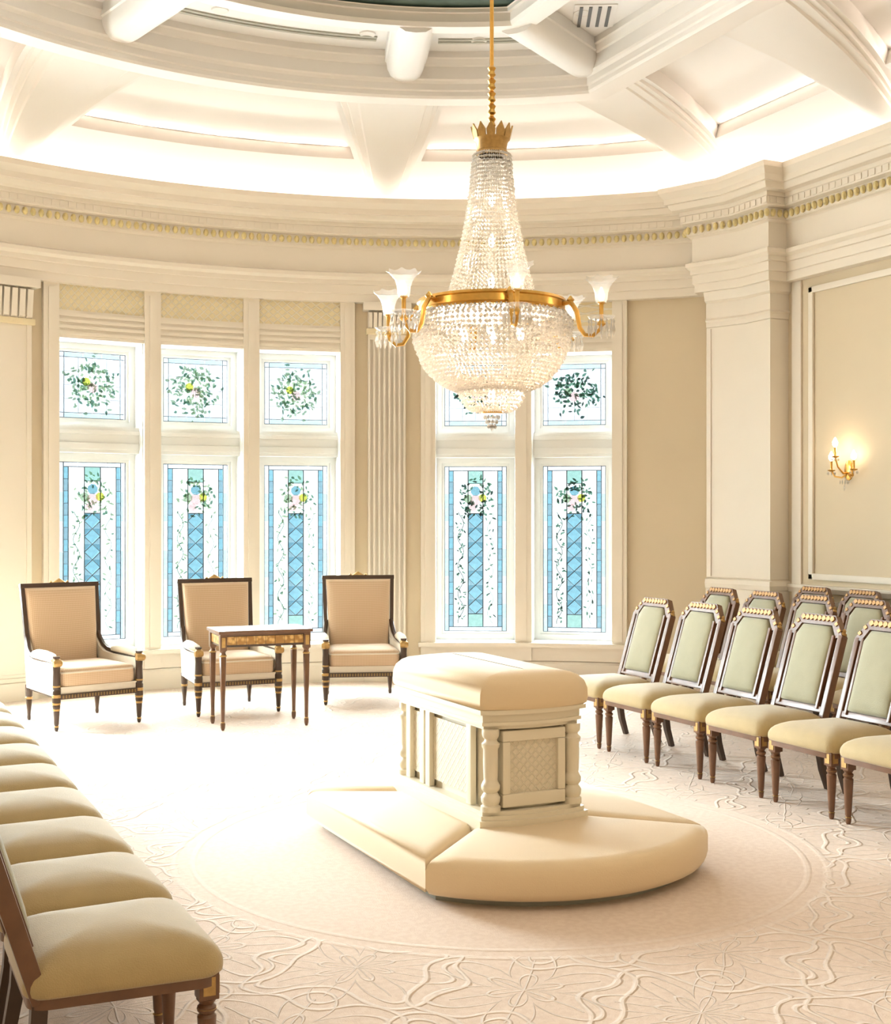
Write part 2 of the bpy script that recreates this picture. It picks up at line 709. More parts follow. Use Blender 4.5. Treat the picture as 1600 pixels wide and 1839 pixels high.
# entablature round the room, with its row of gilt beads
prof = [(0.0, 3.70), (0.10, 3.70), (0.10, 3.775), (0.118, 3.78), (0.118, 3.86), (0.135, 3.865), (0.135, 3.905), (0.175, 3.93), (0.175, 3.965), (0.12, 3.985),
        (0.12, 4.20), (0.14, 4.215), (0.155, 4.22), (0.155, 4.225), (0.165, 4.225), (0.165, 4.315), (0.215, 4.33), (0.215, 4.40), (0.225, 4.405), (0.225, 4.44),
        (0.285, 4.45), (0.31, 4.475), (0.325, 4.52), (0.36, 4.56), (0.395, 4.60), (0.40, 4.645), (0.36, 4.645), (0.345, 4.50), (0.02, 4.48)]
mb = MB()
sweep(mb, WP, prof)
ent = tag(mb.build('trim_1', 'trim_paint', smooth=28), 'deep cream entablature with stepped mouldings running round the room under the ceiling', 'cornice', kind='structure')


def walk(path, step):
    """points with tangents at equal steps along a path"""
    out, acc = [], 0.0
    for a, b in zip(path, path[1:]):
        d = b - a
        L = d.length
        if L < 1e-6:
            continue
        t = d / L
        while acc <= L:
            out.append((a + t * acc, t))
            acc += step
        acc -= L
    return out


beads, dent = MB(), MB()
for q, t in walk(offset_path(WP, 0.176), 0.072):
    if q.y < 2.0:
        continue
    M = Matrix(((t.x, t.y, 0, q.x), (t.y, -t.x, 0, q.y), (0, 0, 1, 4.27), (0, 0, 0, 1)))
    beads.lathe([(0.006, -0.034), (0.019, -0.025), (0.026, 0.0), (0.019, 0.025), (0.006, 0.034)], 6, M)
tag(beads.build('bead_row', 'bead_gold', ent), 'gilt bead row', kind='stuff')
for q, t in walk(offset_path(WP, 0.215), 0.075):
    if q.y < 2.0:
        continue
    M = Matrix(((t.x, t.y, 0, q.x), (t.y, -t.x, 0, q.y), (0, 0, 1, 0), (0, 0, 0, 1)))
    dent.box(-0.024, -0.007, 4.345, 0.024, 0.007, 4.395, 0, M)
tag(dent.build('leaf_carving', 'trim_paint', ent), kind='stuff')

# base boards, chair rail
mb = MB()
sweep(mb, WP, [(0, 0.20), (0.018, 0.19), (0.03, 0.165), (0.03, 0.0)])
tag(mb.build('baseboard_back', 'trim_paint', smooth=25), 'cream baseboard along the foot of the walls', 'baseboard', kind='structure')
i0 = len(WP) - 2
mb = MB()
for path in ([WP[-2], WP[-1]], [WP[0], WP[1]]):
    sweep(mb, path, [(0, 0.94), (0.02, 0.945), (0.03, 0.97), (0.045, 0.985), (0.045, 1.01), (0.0, 1.015)])
tag(mb.build('trim_2', 'trim_paint', smooth=25), 'slim cream chair rail along the side walls', 'chair rail', kind='structure')

# moulded frames on the right wall
frames = thing('trim_3', (XR, 0, 0), 0, 'cream rectangular panel moulding framing the sconce on the right wall', 'moulding', kind='structure')


def wall_frame(y0, y1, z0, z1, w=0.055):
    for (a, b, c, d) in ((y0, y1, z0, z0 + w), (y0, y1, z1 - w, z1), (y0, y0 + w, z0, z1), (y1 - w, y1, z0, z1)):
        m = MB()
        m.box(-0.025, a, c, 0, b, d, 0.008)
        m.build('frame_strip', 'trim_paint', frames)


wall_frame(5.4, 8.78, 1.06, 3.62)
wall_frame(1.6, 5.0, 1.06, 3.62)
wall_frame(5.4, 8.78, 0.26, 0.88, 0.04)
m = MB()
m.box(-0.02, 8.88, 0.2, 0, 9.0, 3.70, 0.006)
m.build('edge_strip', 'trim_paint', frames)


# pier casing at the corners (plain panelled pilaster on both faces)
def pier_trim(s, name, label):
    def X(x):
        return CX + s * (x - CX)
    p1 = pol(aw, 5.95)
    A, B, Cc = Vector((X(p1.x), p1.y)), Vector((X(XR - 0.2), 9.41)), Vector((X(XR - 0.2), 9.07))
    t = thing(name, (0, 0, 0), 0, label, 'pilaster', kind='structure')
    path = [A, B, Cc, Vector((X(XR), 9.07))]
    if s < 0:
        path = path[::-1]
    mb = MB()
    sweep(mb, path, [(0.0, 3.38), (0.012, 3.38), (0.012, 3.42), (0.03, 3.44), (0.012, 3.46), (0.012, 3.60), (0.04, 3.62), (0.05, 3.66), (0.06, 3.70), (0, 3.70)])
    mb.build('capital', 'trim_paint', t, smooth=25)
    mb = MB()
    sweep(mb, path, [(0.0, 1.04), (0.03, 1.03), (0.04, 0.99), (0.03, 0.95), (0.02, 0.94), (0.02, 0.0), (0, 0)])
    mb.build('pedestal', 'trim_paint', t, smooth=25)
    mb = MB()
    sweep(mb, path, [(0.0, 3.38), (0.006, 3.37), (0.006, 1.05), (0, 1.04)])
    mb.build('shaft', 'trim_paint', t, smooth=25)
    for P, Q in ((A, B),):                     # raised edge strips on each face
        d = (Q - P)
        L = d.length
        d = d / L
        nrm = Vector((d.y, -d.x)) * s
        for k in (0.02,):
            c = P + d * (k + 0.015) + nrm * 0.008
            M = Matrix(((d.x, nrm.x, 0, c.x), (d.y, nrm.y, 0, c.y), (0, 0, 1, 0), (0, 0, 0, 1)))
            m = MB()
            m.box(-0.015, -0.006, 1.06, 0.015, 0.008, 3.36, 0, M)
            m.build('edge_strip', 'trim_paint', t)
    return t


pier_trim(1, 'trim_4', 'broad plain corner pilaster where the round end meets the right wall')
pier_trim(-1, 'trim_5', 'plain corner pilaster where the round end meets the left wall')


# pilasters between the windows
def pilaster(name, deg, w, fluted, label):
    a = R(deg)
    p = pol(a, RW)
    t = thing(name, p, -a, label, 'pilaster', kind='structure')
    h = w / 2
    m = MB()
    if fluted:
        m.box(-h, -0.035, 0.22, h, 0.02, 3.40)
        n = 7
        for i in range(n + 1):
            x = -h + 0.012 + (w - 0.024) * i / n
            m.box(x - 0.011, -0.062, 0.30, x + 0.011, -0.03, 3.34, 0.004)
        m.box(-h, -0.06, 3.34, h, 0, 3.40).box(-h, -0.06, 0.22, h, 0, 0.30)
    else:
        m.box(-h, -0.06, 0.22, h, 0.02, 3.30)
        for s in (-1, 1):
            m.box(s * (h - 0.03) - 0.02, -0.075, 0.26, s * (h - 0.03) + 0.02, -0.05, 3.30, 0.006)
    m.build('shaft', 'trim_paint', t)
    m = MB()
    m.box(-h - 0.04, -0.11, 0, h + 0.04, 0, 0.16, 0.008).box(-h - 0.025, -0.09, 0.16, h + 0.025, 0, 0.20, 0.01).box(-h - 0.012, -0.075, 0.20, h + 0.012, 0, 0.23, 0.008)
    m.build('base', 'trim_paint', t)
    z0 = 3.30 if not fluted else 3.40
    m = MB()
    m.box(-h, -0.075, z0, h, 0, 3.62)
    n = 8
    for i in range(n):                                   # upright leaves
        x = -h + w * (i + 0.5) / n
        m.prism([(-0.075, z0 + 0.05), (-0.098, z0 + 0.07), (-0.125, 3.60), (-0.07, 3.62)], 'x', x - w / n * 0.36, x + w / n * 0.36)
    m.box(-h - 0.05, -0.14, 3.62, h + 0.05, 0, 3.70, 0.01)
    m.build('capital', 'trim_paint', t)
    m = MB()
    m.box(-h - 0.02, -0.095, z0 - 0.005, h + 0.02, 0, z0 + 0.05, 0.012)
    m.build('capital_ring', 'capital_gold', t)


pilaster('trim_6', 19.0, 0.37, True, 'fluted cream pilaster between the two window groups behind the armchair')
pilaster('trim_7', -15.4, 0.56, False, 'plain cream pilaster with gilt leaf capital at the left edge')

# casings of the window groups
ci = 8
for degs, lab in (((-6.7, 2.15, 11.0), 'cream casing and mullions of the three-light window behind the armchairs'),
                  ((27.2, 36.1), 'cream casing and mullions of the two-light window behind the altar'),
                  ((-31.8, -22.9), 'cream casing of the left two-light window')):
    t = thing('trim_%d' % ci, (0, 0, 0), 0, lab, 'window casing', kind='structure')
    ci += 1
    D = [R(a) for a in degs]
    lim = [D[0] - HALF - 0.0235] + [None] * (len(D) - 1) + [D[-1] + HALF + 0.0235]
    stiles = [(lim[0], D[0] - HALF)] + [(D[i] + HALF, D[i + 1] - HALF) for i in range(len(D) - 1)] + [(D[-1] + HALF, lim[-1])]
    for a0, a1 in stiles:
        m = MB()
        m.curved(a0, a1, RW - 0.05, RW + 0.03, 0.2, 3.70, 2)
        w = (a1 - a0)
        m.curved(a0 + w * 0.3, a1 - w * 0.3, RW - 0.062, RW - 0.04, 0.4, 3.66, 2)
        m.build('mullion', 'trim_paint', t)
    for a in D:
        m = MB()
        m.curved(a - HALF, a + HALF, RW - 0.03, RW + 0.02, 3.217, 3.47, 4)
        for k in range(4):
            m.curved(a - HALF, a + HALF, RW - 0.042, RW - 0.02, 3.25 + k * 0.055, 3.28 + k * 0.055, 4)
        m.build('header_board', 'trim_paint', t)
        m = MB()
        m.curved(a - HALF, a + HALF, RW - 0.02, RW + 0.02, 3.47, 3.70, 4)
        m.build('lattice_panel', 'header_lattice', t)
        m = MB()
        m.curved(a - HALF, a + HALF, RW - 0.03, RW + 0.02, 0.2, 0.335, 4)
        m.build('apron_panel', 'trim_paint', t)
    m = MB()
    m.curved(lim[0] - 0.004, lim[-1] + 0.004, RW - 0.09, RW + 0.02, 0.335, ZO0, 10)
    m.build('sill', 'trim_paint', t)

# ------------------------------------------------------------------ windows of stained glass
GY = 0.265                       # depth of the glass from the wall face
PIECES = {}


def piece(key, pts, material):
    if key not in PIECES:
        PIECES[key] = MB().prism(pts, 'y', -0.004, 0.004).mesh('glass_piece', material, 0)
    return PIECES[key]


def put(sash, key, pts, material, x, z):
    return obj('glass_piece', piece(key, pts, material), sash, (x, GY, z))


def rect(w, h):
    return [(-w / 2, -h / 2), (w / 2, -h / 2), (w / 2, h / 2), (-w / 2, h / 2)]


def ngon(r, n, rz=1.0, a0=0.0):
    return [(r * cos(a0 + 2 * PI * k / n), r * rz * sin(a0 + 2 * PI * k / n)) for k in range(n)]


def leaf_pts(L, W, a):
    base = [(0, 0), (0.3 * L, W / 2), (0.65 * L, W / 2.3), (L, 0), (0.65 * L, -W / 2.3), (0.3 * L, -W / 2)]
    return [(x * cos(a) - z * sin(a), x * sin(a) + z * cos(a)) for x, z in base]


def leaf_cluster(sash, spots, name, material):
    m = MB()
    for x, z, L, W, a in spots:
        m.prism([(x + p, z + q) for p, q in leaf_pts(L, W, a)], 'y', GY - 0.011, GY - 0.005)
    if m.v:
        tag(m.build(name, material, sash, 0), kind='stuff')


def came(m, x0, z0, x1, z1, w=0.006):
    d = Vector((x1 - x0, z1 - z0))
    L = d.length
    a = math.atan2(d.y, d.x)
    M = tr(x0, GY, z0) @ Matrix.Rotation(-a, 4, 'Y')
    m.box(0, -0.008, -w / 2, L, 0.008, w / 2, 0, M)


def sash_frame(win, z0, z1, name):
    """white sash with a stepped inner edge; returns it and its glass opening"""
    w = 0.395
    m = MB()
    for d, y0, y1 in ((0.055, 0.22, 0.31), (0.082, 0.245, 0.30)):
        m.box(-w, y0, z0, -w + d, y1, z1).box(w - d, y0, z0, w, y1, z1)
        m.box(-w + d, y0, z0, w - d, y1, z0 + d).box(-w + d, y0, z1 - d, w - d, y1, z1)
    return m.build(name, 'frame_paint', win), (0.82 - 0.082 * 2 - 0.03, z0 + 0.082, z1 - 0.082)


def lower_glass(sash, w, z0, z1, leaf_weight, rnd):
    h = z1 - z0
    zc = (z0 + z1) / 2
    hw = w / 2
    cm = MB()
    b1, b2 = 0.045, 0.045
    # outer border
    for s in (-1, 1):
        n = 6
        for k in range(n):
            put(sash, 'lb%d%.3f' % (k % 2, h), rect(b1 - 0.0006, h / n - 0.0006), ('glass_pale', 'glass_lavender')[k % 2], s * (hw - b1 / 2), z0 + h * (k + 0.5) / n)
        n = 14
        hh = h - 2 * b1
        for k in range(n):
            put(sash, 'lg%d%.3f' % (k % 2, h), rect(b2 - 0.0006, hh / n - 0.0006), ('glass_grey', 'glass_blue')[k % 2], s * (hw - b1 - b2 / 2), z0 + b1 + hh * (k + 0.5) / n)
        for k in range(1, 14):
            came(cm, s * (hw - b1 - b2), z0 + b1 + hh * k / 14, s * (hw - b1), z0 + b1 + hh * k / 14, 0.004)
        cx = s * (hw - b1 - b2)
        came(cm, cx, z0 + b1, cx, z1 - b1, 0.008)
        cx = s * (hw - b1)
        came(cm, cx, z0, cx, z1, 0.007)
        cx = s * hw
        came(cm, cx, z0, cx, z1, 0.012)
    for z in (z0, z1):
        came(cm, -hw, z, hw, z, 0.012)
    for z, sg in ((z0 + b1, 1), (z1 - b1, -1)):
        came(cm, -hw + b1, z, hw - b1, z, 0.007)
        for k in range(4):
            put(sash, 'lt', rect((w - 2 * b1) / 4 - 0.0006, b1 - 0.0006), 'glass_lavender', -hw + b1 + (w - 2 * b1) * (k + 0.5) / 4, z - sg * b1 / 2)
    # white strips
    cw = 0.075
    sw = hw - b1 - b2 - cw
    n = 6
    hh = h - 2 * b1
    for s in (-1, 1):
        for k in range(n):
            put(sash, 'lw%.3f' % h, rect(sw - 0.0006, hh / n - 0.0006), 'glass_white', s * (cw + sw / 2), z0 + b1 + hh * (k + 0.5) / n)
        came(cm, s * cw, z0 + b1, s * cw, z1 - b1, 0.010)
    # centre column: lozenges between two squares of green
    nd = 7
    zt, zb = z1 - b1 - 0.43, z0 + b1 + 0.13
    dh = (zt - zb) / nd
    put(sash, 'lr', rect(2 * cw - 0.001, 0.13), 'glass_green', 0, z0 + b1 + 0.064)
    put(sash, 'lu', rect(2 * cw - 0.001, 0.13), 'glass_green', 0, z1 - b1 - 0.065)
    put(sash, 'lv', rect(2 * cw - 0.001, 0.30), 'glass_white', 0, z1 - b1 - 0.28)
    came(cm, -cw, z1 - b1 - 0.13, cw, z1 - b1 - 0.13, 0.006)
    for k in range(nd):
        zz = zb + dh * (k + 0.5)
        put(sash, 'ld', [(0, -dh / 2), (cw - 0.001, 0), (0, dh / 2), (-cw + 0.001, 0)], 'glass_blue', 0, zz)
        for s in (-1, 1):
            for q in (-1, 1):
                put(sash, 'lq%d%d' % (s, q), [(s * (cw - 0.0006), q * 0.001), (s * (cw - 0.0006), q * dh / 2), (s * 0.001, q * dh / 2)], 'glass_blue_deep' if q > 0 else 'glass_grey', 0, zz)
        came(cm, -cw, zz, 0, zz + dh / 2, 0.008)
        came(cm, 0, zz - dh / 2, cw, zz, 0.008)
        came(cm, -cw, zz, 0, zz - dh / 2, 0.004)
        came(cm, 0, zz + dh / 2, cw, zz, 0.004)
    for zz in (zt, zb):
        came(cm, -cw, zz, cw, zz, 0.008)
    cm.build('lead_came', 'lead', sash, 0)
    # posy of flowers near the top
    zf = z1 - 0.36
    for k, (x, dz, r, mt) in enumerate(((0.0, 0.02, 0.055, 'petal_pink'), (0.07, 0.04, 0.042, 'petal_yellow'), (-0.075, 0.035, 0.045, 'leaf_pale'), (0.0, 0.11, 0.05, 'glass_blue'), (-0.03, -0.055, 0.038, 'petal_pink'), (0.045, -0.05, 0.036, 'glass_white'))):
        o = put(sash, 'fl%d' % k, ngon(r, 8, 1.0, 0.3), mt, x, zf + dz)
        o.location.y = GY - 0.012
    A, B, Cc = [], [], []
    for k in range(int(90 * leaf_weight)):
        a = rnd.uniform(0, 2 * PI)
        rr = rnd.uniform(0.07, 0.19)
        x, z = rr * cos(a) * 0.95, zf + 0.05 + rr * sin(a) * 1.1
        if abs(x) < hw - b1 - b2 - 0.02:
            (A, B, Cc)[k % 3].append((x, z, rnd.uniform(0.03, 0.058), rnd.uniform(0.014, 0.026), rnd.uniform(0, 2 * PI)))
    for s in (-1, 1):                                   # vines down the white strips
        vs = MB()
        vs.tube([(s * (cw + sw / 2) + 0.03 * sin(j * 0.62 + s), GY - 0.009, zf - 0.1 - (zf - 0.1 - z0 - 0.08) * j / 40) for j in range(41)], 0.0035 if s < 0 else 0.0022, 5)
        vs.build('vine_stem', 'leaf_dark' if s < 0 and leaf_weight > 0.9 else 'leaf_green', sash)
        for k in range(int(60 * leaf_weight)):
            z = zf - 0.12 - (zf - 0.12 - z0 - 0.1) * k / (60 * leaf_weight)
            x = s * (cw + sw / 2) + 0.028 * sin(k * 0.9 + s) + rnd.uniform(-0.01, 0.01)
            if s > 0 and k % 2:
                continue
            (A, B, Cc)[(k + (s > 0)) % 3].append((x, z, rnd.uniform(0.028, 0.055), rnd.uniform(0.010, 0.019), rnd.uniform(0, 2 * PI)))
    leaf_cluster(sash, A, 'vine_leaves', 'leaf_dark' if leaf_weight > 0.9 else 'leaf_green')  # paler leaf glass carries the glare of the overexposed lights
    leaf_cluster(sash, B, 'vine_leaves', 'leaf_green' if leaf_weight > 0.9 else 'leaf_pale')
    leaf_cluster(sash, Cc, 'vine_leaves', 'leaf_pale' if leaf_weight < 0.9 else 'leaf_green')


def upper_glass(sash, w, z0, z1, leaf_weight, rnd):
    h = z1 - z0
    hw = w / 2
    b = 0.05
    cm = MB()
    for s in (-1, 1):
        for k in range(3):
            put(sash, 'ub', rect(b - 0.0006, h / 3 - 0.0006), 'glass_lavender', s * (hw - b / 2), z0 + h * (k + 0.5) / 3)
            zz = (z0 + b / 2, z1 - b / 2)[s > 0]
            put(sash, 'uc', rect((w - 2 * b) / 3 - 0.0006, b - 0.0006), 'glass_pale', -hw + b + (w - 2 * b) * (k + 0.5) / 3, zz)
        came(cm, s * hw, z0, s * hw, z1, 0.014)
        came(cm, s * (hw - b), z0, s * (hw - b), z1, 0.006)
    for z in (z0, z1):
        came(cm, -hw, z, hw, z, 0.014)
    for z in (z0 + b, z1 - b):
        came(cm, -hw, z, hw, z, 0.006)
    n = 4
    iw, ih = (w - 2 * b) / n, (h - 2 * b) / n
    for i in range(n):
        for j in range(n):
            edge = i in (0, n - 1) or j in (0, n - 1)
            put(sash, 'ui%d' % edge, rect(iw - 0.0006, ih - 0.0006), 'glass_opal' if edge else 'glass_white', -hw + b + iw * (i + 0.5), z0 + b + ih * (j + 0.5))
    for i in range(1, n):
        came(cm, -hw + b + iw * i, z0 + b, -hw + b + iw * i, z1 - b, 0.003)
        came(cm, -hw + b, z0 + b + ih * i, hw - b, z0 + b + ih * i, 0.003)
    zc = (z0 + z1) / 2
    A, B, Cc = [], [], []
    for k in range(int(250 * leaf_weight)):
        a = rnd.uniform(0, 2 * PI)
        rr = rnd.gauss(0.145, 0.055)
        if leaf_weight > 0.9 and sin(a) < -0.3 and rnd.random() < 0.6:
            continue
        (A, B, Cc)[k % 3].append((rr * cos(a) * 1.05, zc + rr * sin(a), rnd.uniform(0.03, 0.062), rnd.uniform(0.014, 0.03), rnd.uniform(0, 2 * PI)))
    leaf_cluster(sash, A, 'wreath_leaves', 'leaf_dark' if leaf_weight > 0.9 else 'leaf_green')  # wreath leaves likewise paled, glare put into their colour
    leaf_cluster(sash, B, 'wreath_leaves', 'leaf_green' if leaf_weight > 0.9 else 'leaf_pale')
    leaf_cluster(sash, Cc, 'wreath_leaves', 'leaf_pale' if leaf_weight < 0.9 else 'leaf_green')
    for k, (x, dz, r, mt) in enumerate(((0.0, -0.02, 0.05, 'petal_pink'), (-0.06, 0.035, 0.04, 'petal_yellow' if leaf_weight < 0.9 else 'leaf_pale'), (0.07, -0.06, 0.04, 'glass_white'))):
        o = put(sash, 'uf%d%s' % (k, mt), ngon(r, 8, 1.0, 0.2), mt, x, zc + dz)
        o.location.y = GY - 0.013
    cm.build('lead_came', 'lead', sash, 0)


WLAB = {-6.7: 'leftmost light of the three-light stained glass window, behind the first armchair',
        2.15: 'middle light of the three-light stained glass window, behind the armchair with the table',
        11.0: 'third light of the three-light stained glass window, left of the fluted pilaster',
        27.2: 'stained glass window light partly hidden by the chandelier bowl',
        36.1: 'rightmost stained glass window light, next to the bare tan wall',
        -22.9: 'left stained glass window light beyond the plain pilaster', -31.8: 'far left stained glass window light beyond the plain pilaster'}
ZB0, ZB1 = 2.20, 2.44
for wi, deg in enumerate(LIGHTS_DEG):
    a = R(deg)
    win = thing('window_%d' % (wi + 1), pol(a, RW), -a, WLAB[deg], 'window', kind='structure')
    rnd = random.Random(wi + 3)
    leaf_weight = 1.0 if deg > 20 else 0.75  # fewer leaves, and paler ones with the window glare in their colour
    m = MB()
    m.box(-0.395, 0.10, ZB0, 0.395, 0.34, ZB1).box(-0.395, 0.085, ZB0 + 0.03, 0.395, 0.11, ZB0 + 0.09, 0.006).box(-0.395, 0.085, ZB1 - 0.07, 0.395, 0.11, ZB1 - 0.03, 0.006)
    m.build('transom', 'frame_paint', win)
    m = MB()                                            # white lining of the reveal
    m.box(-0.405, 0.0, ZO0, -0.392, 0.36, ZO1).box(0.392, 0.0, ZO0, 0.405, 0.36, ZO1).box(-0.395, 0, ZO0 - 0.01, 0.395, 0.36, ZO0 + 0.004).box(-0.395, 0, ZO1 - 0.004, 0.395, 0.36, ZO1 + 0.01)
    m.build('reveal_lining', 'frame_paint', win)
    lo, (w, z0, z1) = sash_frame(win, ZO0, ZB0, 'sash')
    up, (w2, y0, y1) = sash_frame(win, ZB1, ZO1, 'sash')
    lower_glass(lo, w, z0, z1, leaf_weight, rnd)
    upper_glass(up, w2, y0, y1, leaf_weight, rnd)

# ------------------------------------------------------------------ ceiling: cove vault, ring, coffers, dome
RI, XI = 4.30, 2.85               # inner ring: radius and half width of its straight part
TI = math.asin(XI / RI)
HV0, HV1 = 4.50, 5.15
YO_E, YI_E = CY + RW * cos(TW), CY + RI * cos(TI)


def ang_in(a):
    s = 1 if a >= 0 else -1
    a = abs(a)
    k = R(22)
    if a < k:
        return s * a * 0.97
    return s * (k * 0.97 + (a - k) / (TW - k) * (TI - k * 0.97))


LS = YO_E - YN


def station(q):
    """outer and inner plan point for a station; |q|<=TW is the round end, beyond it metres down the straight sides"""
    if abs(q) <= TW:
        o = pol(q, RW)
        i = pol(ang_in(q), RI)
    else:
        s = 1 if q > 0 else -1
        d = abs(q) - TW
        o = Vector((CX + s * (XR - CX), YO_E - d, 0))
        i = Vector((CX + s * XI, YI_E - d * (YI_E - YN) / LS, 0))
    return o, i


def vault(q, s, drop=0.0):
    o, i = station(q)
    ph = s * R(80)
    k = (1 - cos(ph)) / (1 - cos(R(80)))
    z = HV0 + (HV1 - HV0) * sin(ph) / sin(R(80))
    k = 0.45 * k + 0.55 * s
    p = o.lerp(i, k)
    # surface normal in the radial plane, pointing into the room
    e = 0.01
    ph2 = (s + e) * R(80)
    k2 = 0.45 * (1 - cos(ph2)) / (1 - cos(R(80))) + 0.55 * (s + e)
    z2 = HV0 + (HV1 - HV0) * sin(ph2) / sin(R(80))
    dr = (k2 - k) * (i - o).length
    n = (i - o).normalized() * (z2 - z) - Vector((0, 0, dr))
    n.normalize()
    return Vector((p.x, p.y, z)) + n * drop


RIBS = [-TW - 2.05 * 4, -TW - 2.05 * 3, -TW - 2.05 * 2, -TW - 2.05, -TW, R(-15.2), R(18.8), TW, TW + 2.05, TW + 2.05 * 2, TW + 2.05 * 3, TW + 2.05 * 4]
ceil = thing('ceiling', (0, 0, 0), 0, 'white coved and coffered ceiling with a broad curved ring', 'ceiling', kind='structure')


def to_m(q, s):
    """metres per unit of q at height s"""
    if abs(q) > TW - 1e-6:
        return 1.0
    o, i = station(q)
    return RW + (RI - RW) * s


def rib_hw(s):
    return 0.03 + 0.46 * s


S0, S1 = 0.49, 0.965               # panel span up the vault
REC = -0.13


def qb(qc, off, s):
    """station shifted by metres at height s"""
    if abs(qc) < TW - 1e-6:
        return qc + off / to_m(qc, s)
    # at or beyond the joint: moving towards the round end needs an angle
    sg = 1 if qc > 0 else -1
    d = (abs(qc) - TW) + off * sg
    if d >= 0:
        return sg * (TW + d)
    return sg * (TW + d / (RW + (RI - RW) * s))


vm = MB()
NA, NS = 22, 8
for b0, b1 in zip(RIBS, RIBS[1:]):
    # frame field below, above and beside the panel, as strips
    def edge(s, side, extra=0.0):
        return qb(b0, rib_hw(s) + extra, s) if side == 0 else qb(b1, -rib_hw(s) - extra, s)

    def strip(fl_, s_a, s_b, n, depth=0.0, m=None):
        m = m or vm
        v, f = [], []
        for j in range(n + 1):
            s = s_a + (s_b - s_a) * j / n
            l, r_ = fl_(s)
            for i in range(NA + 1):
                v.append(vault(l + (r_ - l) * i / NA, s, depth))
        for j in range(n):
            for i in range(NA):
                k = j * (NA + 1) + i
                f.append((k, k + 1, k + NA + 2, k + NA + 1))
        m.add(v, f)
    strip(lambda s: (b0, b1), 0.0, S0, 8)
    strip(lambda s: (b0, b1), S1, 1.0, 2)
    g = 0.05
    strip(lambda s: (b0, edge(s, 0, g)), S0, S1, NS)
    strip(lambda s: (edge(s, 1, g), b1), S0, S1, NS)
    pm = MB()
    strip(lambda s: (edge(s, 0, g), edge(s, 1, g)), S0, S1, NS, REC, pm)
    pan = pm.build('coffer_panel', 'ceiling_paint', ceil)
    # the panel's reveals
    rm = MB()
    ring = [(edge(S0, 0, g) + (edge(S0, 1, g) - edge(S0, 0, g)) * i / NA, S0) for i in range(NA + 1)]
    ring += [(edge(s, 1, g), s) for s in [S0 + (S1 - S0) * j / NS for j in range(1, NS + 1)]]
    ring += [(edge(S1, 1, g) + (edge(S1, 0, g) - edge(S1, 1, g)) * i / NA, S1) for i in range(1, NA + 1)]
    ring += [(edge(s, 0, g), s) for s in [S1 + (S0 - S1) * j / NS for j in range(1, NS)]]
    n = len(ring)
    v = [vault(q, s, d) for d in (0.0, REC) for q, s in ring]
    rm.add(v, [(i, (i + 1) % n, n + (i + 1) % n, n + i) for i in range(n)])
    rm.build('coffer_frame', 'ceiling_trim', ceil, smooth=28)
tag(vm.build('cove_vault', 'ceiling_paint', ceil), kind=None)

for qc in RIBS[1:-1]:                                      # tapering ribs
    m = MB()
    prof = [(-1.0, 0.0), (-0.97, 0.03), (-0.86, 0.034), (-0.84, 0.05), (-0.66, 0.058), (-0.62, 0.075), (-0.3, 0.088), (0.0, 0.092), (0.3, 0.088), (0.62, 0.075), (0.66, 0.058), (0.84, 0.05), (0.86, 0.034), (0.97, 0.03), (1.0, 0.0)]
    v, f = [], []
    n = 14
    for j in range(n + 1):
        s = 0.02 + 0.98 * j / n
        for x, d in prof:
            v.append(vault(qb(qc, x * rib_hw(s), s), s, d * min(1.0, 0.4 + s * 1.3) * (1.0 if s < 0.8 else 1.0 - 0.5 * (s - 0.8) / 0.2)))
    k = len(prof)
    for j in range(n):
        for i in range(k - 1):
            f.append((j * k + i, j * k + i + 1, (j + 1) * k + i + 1, (j + 1) * k + i))
    m.add(v, f)
    m.build('rib', 'ceiling_trim', ceil, smooth=25)


def ring_path(r, x, n=40):
    t = math.asin(min(1, x / r))
    pts = [Vector((CX - x, YN))]
    for i in range(n + 1):
        a = -t + 2 * t * i / n
        p = pol(a, r)
        pts.append(Vector((p.x, p.y)))
    pts.append(Vector((CX + x, YN)))
    return pts


HU = 5.44                          # upper flat ceiling
rp = ring_path(RI, XI)
m = MB()
sweep(m, rp, [(-0.12, 5.17), (-0.06, 5.10), (0.0, 5.085), (0.16, 5.085), (0.175, 5.105), (0.175, 5.14), (0.19, 5.15), (0.19, 5.20), (0.205, 5.22), (0.225, 5.23), (0.225, 5.33), (0.24, 5.34), (0.26, 5.38), (0.275, 5.39), (0.275, HU)])
m.build('ring_beam', 'ceiling_trim', ceil, smooth=25)
RD, XD = 2.98, 1.62               # opening of the dome
m = MB()
pa, pb = ring_path(RI - 0.25, XI - 0.25, 48), ring_path(RD, XD, 48)
n = len(pa)
m.add([(p.x, p.y, HU) for p in pa] + [(p.x, p.y, HU) for p in pb], [(i, i + 1, n + i + 1, n + i) for i in range(n - 1)])
m.build('upper_ceiling', 'ceiling_paint', ceil)
m = MB()
sweep(m, ring_path(RD, XD, 48), [(-0.22, HU), (-0.22, HU - 0.13), (-0.18, HU - 0.18), (-0.05, HU - 0.20), (0.0, HU - 0.20), (0.02, HU - 0.17), (0.02, HU - 0.11), (0.05, HU - 0.11), (0.05, HU - 0.085), (0.06, HU - 0.08), (0.02, HU - 0.07)])
m.build('dome_rim', 'ceiling_trim', ceil, smooth=25)
m = MB()
pb = ring_path(RD, XD, 48)
v = []
for k in range(5):
    fct = 1 - 0.22 * k
    for p in pb:
        v.append((CX + (p.x - CX) * fct, 5.55 + (p.y - 5.55) * fct, HU - 0.075 + 0.5 * sin(k / 4 * PI / 2)))
f = []
n = len(pb)
for k in range(4):
    for i in range(n - 1):
        f.append((k * n + i, k * n + i + 1, (k + 1) * n + i + 1, (k + 1) * n + i))
m.add(v, f)
